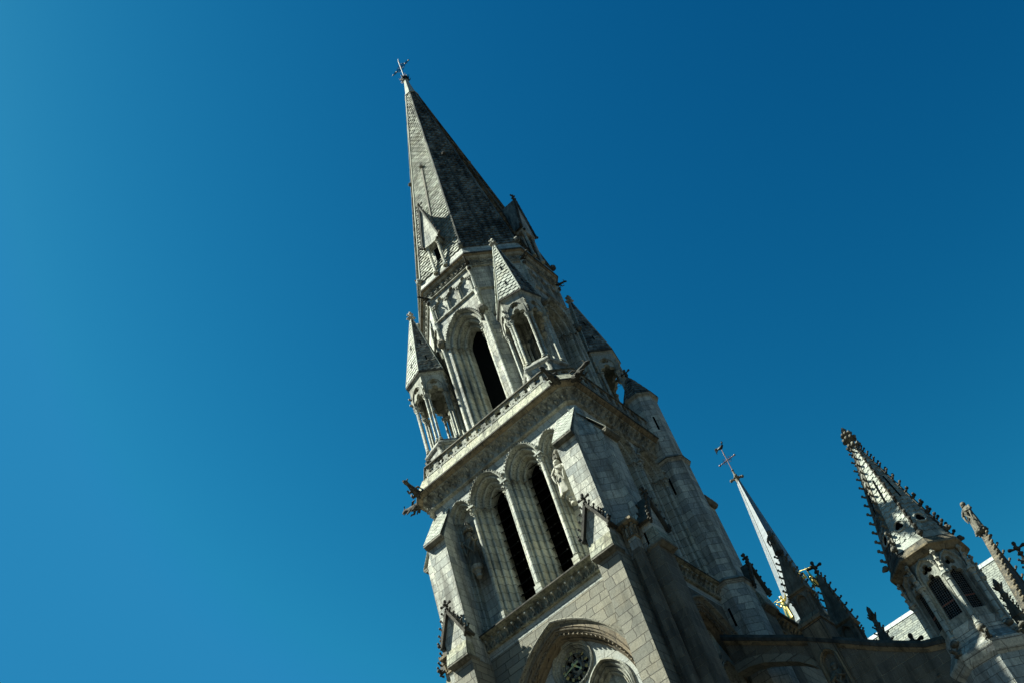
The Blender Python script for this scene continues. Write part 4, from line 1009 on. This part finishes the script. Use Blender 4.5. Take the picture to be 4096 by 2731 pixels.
def square_pinnacle(name, cx, cy, zb, ze, zt, hw, label, grp=None, stat=False, mat='crust_mid'):
    pn = empty(name, label, 'pinnacle', grp)
    b = MB()
    for r in range(4):
        b.M = T(cx, cy, 0) @ rotz(90*r)
        b.plate([(-hw, zb), (hw, zb), (hw, ze), (-hw, ze)], [arch_c(hw*.55, hw*.4, ze-hw*1.35, zb+.12, 6)], hw, None)
    b.M = Matrix.Identity(4)
    sh = b.build('pinnacle_shaft', mat, pn)
    b = MB(); b.box(cx-hw+.12, cx+hw-.12, cy-hw+.12, cy+hw-.12, zb, ze-.05); b.build('niche_back', mat, sh)
    for r in range(4):
        b = MB(); b.M = T(cx, cy, 0) @ rotz(90*r)
        sweep_arch(b, [(hw*.72, 0), (hw*.72, -.03), (hw*.64, -.05), (hw*.6, .0), (hw*.55, .03), (hw*.53, .12)], 0, hw*.4, ze-hw*1.35, zb+.1, -hw, 7)
        b.build('shaft_arcade', mat, sh)
        b = MB(); b.M = T(cx, cy, 0) @ rotz(90*r+45)
        d = hw*1.414
        column(b, 0, -d, zb, ze-hw*1.0, hw*.13, 6, .14, .16); crocket(b, (0, -d-.01, ze-hw*.9), (0, -1, .2), hw*.25); crocket(b, (0, -d-.01, ze-hw*.5), (0, -1, .2), hw*.22)
        b.build('angle_shaft', mat, sh)
    b = MB(); q = hw+.09
    b.prism([(cx-hw, cy-hw), (cx+hw, cy-hw), (cx+hw, cy+hw), (cx-hw, cy+hw)], ze-.08, ze-.0, [(cx-q, cy-q), (cx+q, cy-q), (cx+q, cy+q), (cx-q, cy+q)]); b.box(cx-q, cx+q, cy-q, cy+q, ze, ze+.06)
    b.build('pinnacle_cornice', 'cornice', pn)
    b = MB(); q = hw+.05; w = .09
    b.prism([(cx-q, cy-q), (cx+q, cy-q), (cx+q, cy+q), (cx-q, cy+q)], ze+.06, zt, [(cx-w, cy-w), (cx+w, cy-w), (cx+w, cy+w), (cx-w, cy+w)])
    for r in range(4):
        a = radians(45+90*r); n_ = max(5, int((zt-ze)/.33))
        for j in range(n_):
            u = (j+.4)/n_; rr = (q*(1-u)+w*u)*1.414
            crocket(b, (cx+rr*cos(a), cy+rr*sin(a), ze+.1+(zt-ze)*u), (cos(a), sin(a), .1), .095)
    b.build('spirelet', 'crust_mid', pn, 50)
    b = MB()
    if stat: b.lathe([(.08, zt-.1), (.16, zt), (.13, zt+.06), (.2, zt+.14), (.2, zt+.18)], 8, (cx, cy))
    else: finial_cross(b, cx, cy, zt+.1, .62, (.95, .3))
    b.build('pinnacle_finial', 'crust', pn, 50)
    return pn
square_pinnacle('pinnacle', 7.9, 1.3, -13.0, -11.75, -9.75, .35, 'dark crocketed pinnacle crowned by a small figure, standing on the flying buttress pier', 'pinnacles behind the flying buttress', True)
square_pinnacle('pinnacle', 7.87, 5.1, -13.9, -11.8, -9.2, .38, 'dark crocketed pinnacle with a leaf-cross top, right of the figure-topped one', 'pinnacles behind the flying buttress')
b = MB(); statue(b, 7.9, 1.3, -9.58, 1.15, -pi/2-.3, False, 'fold'); tag(b.build('stone_statue', 'crust_mid', None, 60), 'small figure standing on the pinnacle in front of the slender lead spire', 'statue')
def bud_pinnacle(cx, cy, zt, zn, zb, r, label, seg=8):
    pn = empty('pinnacle', label, 'pinnacle', 'small leaf-topped pinnacles')
    b = MB(); b.lathe([(r, zb-3), (r, zb), (r*1.15, zb+.02), (r*1.1, zb+.08), (r*.3, zn)], 4, (cx, cy), pi/4)
    for i in range(4):
        a = pi/4+i*pi/2; n_ = max(3, int((zn-zb)/.28))
        for j in range(n_):
            u = (j+.3)/n_; rr = r*1.1+(r*.3-r*1.1)*u; crocket(b, (cx+rr*cos(a), cy+rr*sin(a), zb+.1+(zn-zb)*u), (cos(a), sin(a), .2), .075)
    b.lathe([(.08, zn-.5), (.1, zn), (.14, zn+.08), (.09, zn+.16), (.1, zn+.3)], 6, (cx, cy))
    b.build('pinnacle_shaft', 'crust_mid', pn, 50)
    b = MB()
    for i in range(6):
        a = i*pi/3; b.tube([(cx, cy, zn+.2), (cx+.12*cos(a), cy+.12*sin(a), zn+.42), (cx+.2*cos(a), cy+.2*sin(a), zn+.55)], [.035, .055, .022], 5)
    b.lathe([(.05, zn+.2), (.12, zn+.5), (.08, zt-.12), (.01, zt)], 6, (cx, cy)); b.build('pinnacle_finial', 'crust_mid', pn, 50)
bud_pinnacle(9.28, 4.0, -12.2, -13.15, -14.3, .34, 'small dark pinnacle with leafy bud before the left end of the lit slate roof')
bud_pinnacle(14.02, 4.0, -14.1, -14.95, -15.9, .26, 'small dark pinnacle with a long bud, right of the lantern against the slates')
b = MB(); finial_cross(b, 10.55, 2.4, -15.75, .72, (.9, .4)); b.lathe([(.10, -17.5), (.07, -15.8)], 6, (10.55, 2.4))
tag(b.build('leaf_cross', 'crust', None, 50), 'dark stone leaf cross poking above the sloping coping left of the lantern', 'finial')

# ------------------------------------------------------------------ nave and transept
nave = empty('church_nave', 'dark nave wall with carved cornice and parapet running back behind the stair turret', 'church')
b = MB(); b.box(-4.6, 4.6, 4.35, 30, -37.6, -9.1); b.build('nave_wall', 'granite', nave)
b = MB()
pr = [(4.6, -9.3), (4.68, -9.25), (4.66, -9.18), (4.64, -8.8), (4.74, -8.7), (4.86, -8.62), (4.9, -8.6)]
b.loft([[(x, y, z) for x, z in pr] for y in (4.3, 17)], False)
for i in range(34):
    y = 4.6+i*.36; b.tube([(4.66, y, -9.12), (4.74, y, -8.95), (4.82, y, -8.85)], [.04, .05, .06], 5); b.ball((4.85, y, -8.84), .07, 5)
b.build('nave_cornice', 'cornice', nave)
b = MB(); b.prism([(4.4, 4.2), (5.02, 4.2), (5.02, 17), (4.4, 17)], -8.6, -8.5); b.prism([(4.5, 4.2), (4.98, 4.2), (4.98, 17), (4.5, 17)], -8.5, -8.1, [(4.6, 4.2), (4.7, 4.2), (4.7, 17), (4.6, 17)])
b.build('nave_coping', 'crust', nave)
b = MB(); b.add([(-4.5, 4.35, -8.55), (4.5, 4.35, -8.55), (0, 4.35, -5.0), (-4.5, 30, -8.55), (4.5, 30, -8.55), (0, 30, -5.0)], [[0, 1, 2], [1, 4, 5, 2], [0, 2, 5, 3]]); b.build('nave_roof', 'slate', nave)
tr = empty('transept', 'transept with sunlit slate roof and pale ridge, behind the lantern turret', 'church')
GX, RY, RZ = 12.72, 20., -5.0
tn = math.tan(radians(60)); HWT = 4.6
b = MB(); b.quad((0, RY-HWT, RZ-HWT*tn), (GX, RY-HWT, RZ-HWT*tn), (GX, RY, RZ), (0, RY, RZ)); b.quad((GX, RY+HWT, RZ-HWT*tn), (0, RY+HWT, RZ-HWT*tn), (0, RY, RZ), (GX, RY, RZ))
rf = b.build('transept_roof', 'slate', tr)
b = MB(); b.add([(x, RY+y, RZ+z) for x in (0, GX) for y, z in ((-.17, -.26), (-.19, -.24), (-.03, .06), (.03, .06), (.19, -.24))], [[0, 5, 6, 1], [1, 6, 7, 2], [2, 7, 8, 3], [3, 8, 9, 4]])
for i in range(18): b.tube([(i*.72+.3, RY-.20, RZ-.26), (i*.72+.3, RY-.02, RZ+.08)], .018, 4)
b.build('ridge_lead', 'zinc', tr)
for xx, dz in ((10.6, 2.6), (11.2, 1.5), (6.0, 2.2)):
    b = MB(); b.tube([(xx, RY-dz/tn-.03, RZ-dz), (xx, RY-dz/tn-.22, RZ-dz+.05), (xx, RY-dz/tn-.24, RZ-dz+.2)], .018, 4); b.build('roof_hook', 'iron', tr)
b = MB(); b.add([(9.7, RY-3.2, RZ-3.2*tn), (10.3, RY-3.2, RZ-3.2*tn), (10.0, RY-2.75, RZ-2.75*tn+.02), (10.0, RY-3.3, RZ-3.0*tn+.12)], [[0, 1, 3], [1, 2, 3], [2, 0, 3]]); b.build('roof_vent', 'crust', tr)
b = MB()
gz = RZ+1.25
b.add([(x, RY+y, z) for x in (GX, GX+.22) for y, z in ((-HWT-.3, -37.6), (-HWT-.3, gz-(HWT+.3)*tn), (0, gz), (HWT+.3, gz-(HWT+.3)*tn), (HWT+.3, -37.6))],
      [[0, 1, 2, 3, 4], [9, 8, 7, 6, 5], [0, 5, 6, 1], [1, 6, 7, 2], [2, 7, 8, 3], [3, 8, 9, 4]])
gw = b.build('gable_wall', 'crust', tr)
b = MB()
for sg in (-1, 1):
    d = Vector((0, sg*-1, tn)).normalized(); nn = Vector((0, sg*tn, 1)).normalized()
    P0, P1 = Vector((0, RY+sg*(HWT+.35), gz-(HWT+.35)*tn)), Vector((0, RY, gz))
    b.loft([[tuple(Vector((GX+x, 0, 0))+P0+(P1-P0)*t_+nn*o_) for x, o_ in ((-.04, .0), (-.04, .10), (.27, .10), (.27, 0))] for t_ in (0, 1)], True, True, True)
    for j in range(20):
        q = P0.lerp(P1, (j+.5)/20)+nn*.12; crocket(b, (GX+.25, q.y, q.z), (.9, nn.y*.6, nn.z*.6), .14) 
b.build('gable_rake', 'cornice', tr, 50)
b = MB(); b.lathe([(.14, gz-.4), (.18, gz), (.13, gz+.1), (.3, gz+.22), (.36, gz+.34), (.36, gz+.42)], 8, (GX+.11, RY))
for j in range(8): b.ball((GX+.11+.33*cos(j*pi/4), RY+.33*sin(j*pi/4), gz+.26), .075, 5)
b.build('gable_pedestal', 'crust_mid', tr, 50)
b = MB(); statue(b, GX+.11, RY, gz+.42, 1.95, -pi/2-.5, False, 'fold'); tag(b.build('stone_statue', 'crust_mid', None, 60), 'draped figure on the peak of the transept gable, right edge', 'statue')
square_pinnacle('pinnacle', 15.3, 5.0, -17., -15.4, -13.6, .16, 'thin dark crocketed pinnacle at the far right edge', 'small leaf-topped pinnacles')

# ------------------------------------------------------------------ slender lead spire with gilded angels
fl = empty('lead_spire', 'slender shiny lead spire with iron cross and cockerel behind the pinnacles', 'spire')
FX, FY = 2.25, 20.0; FZ0, FZ1 = -.6, 8.75
def rf_(z): return .10+(.86-.10)*(FZ1-z)/(FZ1-FZ0)
b = MB(); b.loft([[(FX+rf_(z)*cos(radians(22.5+45*i)), FY+rf_(z)*sin(radians(22.5+45*i)), z) for i in range(8)] for z in (FZ0, 2.5, 5, 7.6, FZ1)], True, True, True)
b.build('spire_shaft', 'lead', fl)
for i in range(8):
    a = radians(22.5+45*i); b = MB(); b.tube([(FX+(rf_(z)+.005)*cos(a), FY+(rf_(z)+.005)*sin(a), z) for z in (FZ0, 4, FZ1)], [.025, .02, .015], 5); b.build('lead_roll', 'zinc', fl)
b = MB()
b.loft([[(FX+r*cos(radians(22.5+45*i)), FY+r*sin(radians(22.5+45*i)), z) for i in range(8)] for r, z in ((1.0, -5.5), (1.0, -2.6), (1.2, -2.5), (1.25, -2.35), (1.0, -2.1), (.95, -1.0), (1.05, -.9), (1.08, -.75), (.88, -.55))], True, True, True)
b.build('spire_drum', 'lead', fl)
b = MB(); b.lathe([(.11, FZ1-.15), (.15, FZ1), (.12, FZ1+.1), (.2, FZ1+.2), (.12, FZ1+.32), (.07, FZ1+.5), (.06, FZ1+.8)], 8, (FX, FY))
for i in range(4):
    a = radians(20+90*i); b.tube([(FX+.08*cos(a), FY+.08*sin(a), FZ1+.12), (FX+.3*cos(a), FY+.3*sin(a), FZ1+.16), (FX+.40*cos(a), FY+.40*sin(a), FZ1+.06)], [.07, .09, .05], 5); b.ball((FX+.38*cos(a), FY+.38*sin(a), FZ1+.12), .11, 6)
b.build('spire_collar', 'crust_mid', fl, 50)
b = MB(); z = FZ1+1.75
b.tube([(FX, FY, FZ1+.6), (FX, FY, FZ1+2.75)], .032, 5); b.tube([(FX-.62, FY, z), (FX+.62, FY, z)], .032, 5); b.ball((FX, FY, FZ1+.85), .09, 6)
for sg in (-1, 1):
    b.ball((FX+sg*.6, FY, z), .075, 5); b.ball((FX+sg*.42, FY, z), .05, 5)
    for sz in (-1, 1): b.tube([(FX+sg*.05, FY, z+sz*.05), (FX+sg*.2, FY, z+sz*.24), (FX+sg*.3, FY, z+sz*.1), (FX+sg*.16, FY, z+sz*.04)], .02, 4)
b.ball((FX, FY, z+.5), .055, 5); b.ball((FX, FY, z+.62), .05, 5)
fc_ = b.build('spire_cross', 'iron_red', fl)
b = MB(); z = FZ1+2.8                       # cockerel: body, neck, comb, tail
b.tube([(FX-.24, FY, z+.13), (FX-.12, FY, z+.10), (FX+.05, FY, z+.08), (FX+.17, FY, z+.18), (FX+.22, FY, z+.33)], [.05, .10, .12, .08, .055], 7)
b.ball((FX+.23, FY, z+.38), .06, 6); b.tube([(FX+.26, FY, z+.38), (FX+.34, FY, z+.36)], [.025, .004], 4); b.tube([(FX+.2, FY, z+.44), (FX+.24, FY, z+.5), (FX+.28, FY, z+.44)], .02, 4)
for k_ in range(4): b.tube([(FX-.2, FY+.02*(k_-1.5), z+.14), (FX-.34, FY, z+.28-.09*k_), (FX-.42, FY, z+.22-.12*k_), (FX-.40, FY, z+.12-.1*k_)], [.05, .045, .03, .01], 4)
b.tube([(FX, FY, z-.05), (FX, FY, z+.05)], .03, 4)
b.build('cockerel', 'iron', fl, 60)
def angel(px, py, pz, face, h, horn, label):
    b = MB(); old = T(px, py, pz) @ Matrix.Rotation(face+pi/2, 4, 'Z') @ Matrix.Scale(h, 4)
    b.M = old; n = 14; loops = []
    for zz, r, f in ((0, .17, 1), (.2, .15, 1), (.45, .12, .8), (.62, .115, .4), (.74, .13, .2), (.80, .10, .1), (.835, .045, 0), (.87, .055, 0), (.92, .07, 0), (.97, .055, 0), (1.0, .01, 0)):
        loops.append([(r*(1+.14*f*cos(6*q*2*pi/n*1.0))*cos(2*pi*q/n), -.10*(1-zz)*0+r*.85*(1+.14*f*cos(6*q*2*pi/n))*sin(2*pi*q/n), zz) for q in range(n)])
    b.loft(loops, True, True, True)
    for sg in (-1, 1):
        b.tube([(sg*.12, 0, .75), (sg*.16, -.10, .66), (sg*.05, -.22, .74)], [.04, .035, .02], 6)
    if horn: b.tube([(.03, -.14, .86), (.05, -.40, .72), (.06, -.62, .60), (.06, -.66, .58)], [.012, .014, .02, .05], 6)
    ab = b.build('gilded_angel', 'gold', None, 60); tag(ab, label, 'angel', 'gilded angels round the lead spire')
    for sg in (-1, 1):
        w = MB(); w.M = old
        for j in range(7):
            u = j/6; w.tube([(sg*.05, .09, .72-.10*u), (sg*(.16+.05*u), .17, .98-.16*u), (sg*(.20+.10*u), .22, 1.30-.62*u)], [.035, .04, .006], 4)
        w.build('wing', 'gold', ab)
angel(3.0, 19.2, -1.5, -pi/2+.9, 2.05, True, 'gilded angel in full sun facing right, between the two big pinnacles')
angel(3.66, 20.3, -1.6, .4, 1.8, False, 'gilded angel with raised wings beside the leaf cross of the right-hand pinnacle')
angel(1.40, 19.5, -1.75, -pi/2-.9, 1.7, True, 'gilded angel blowing a trumpet at the left of the lead spire foot')
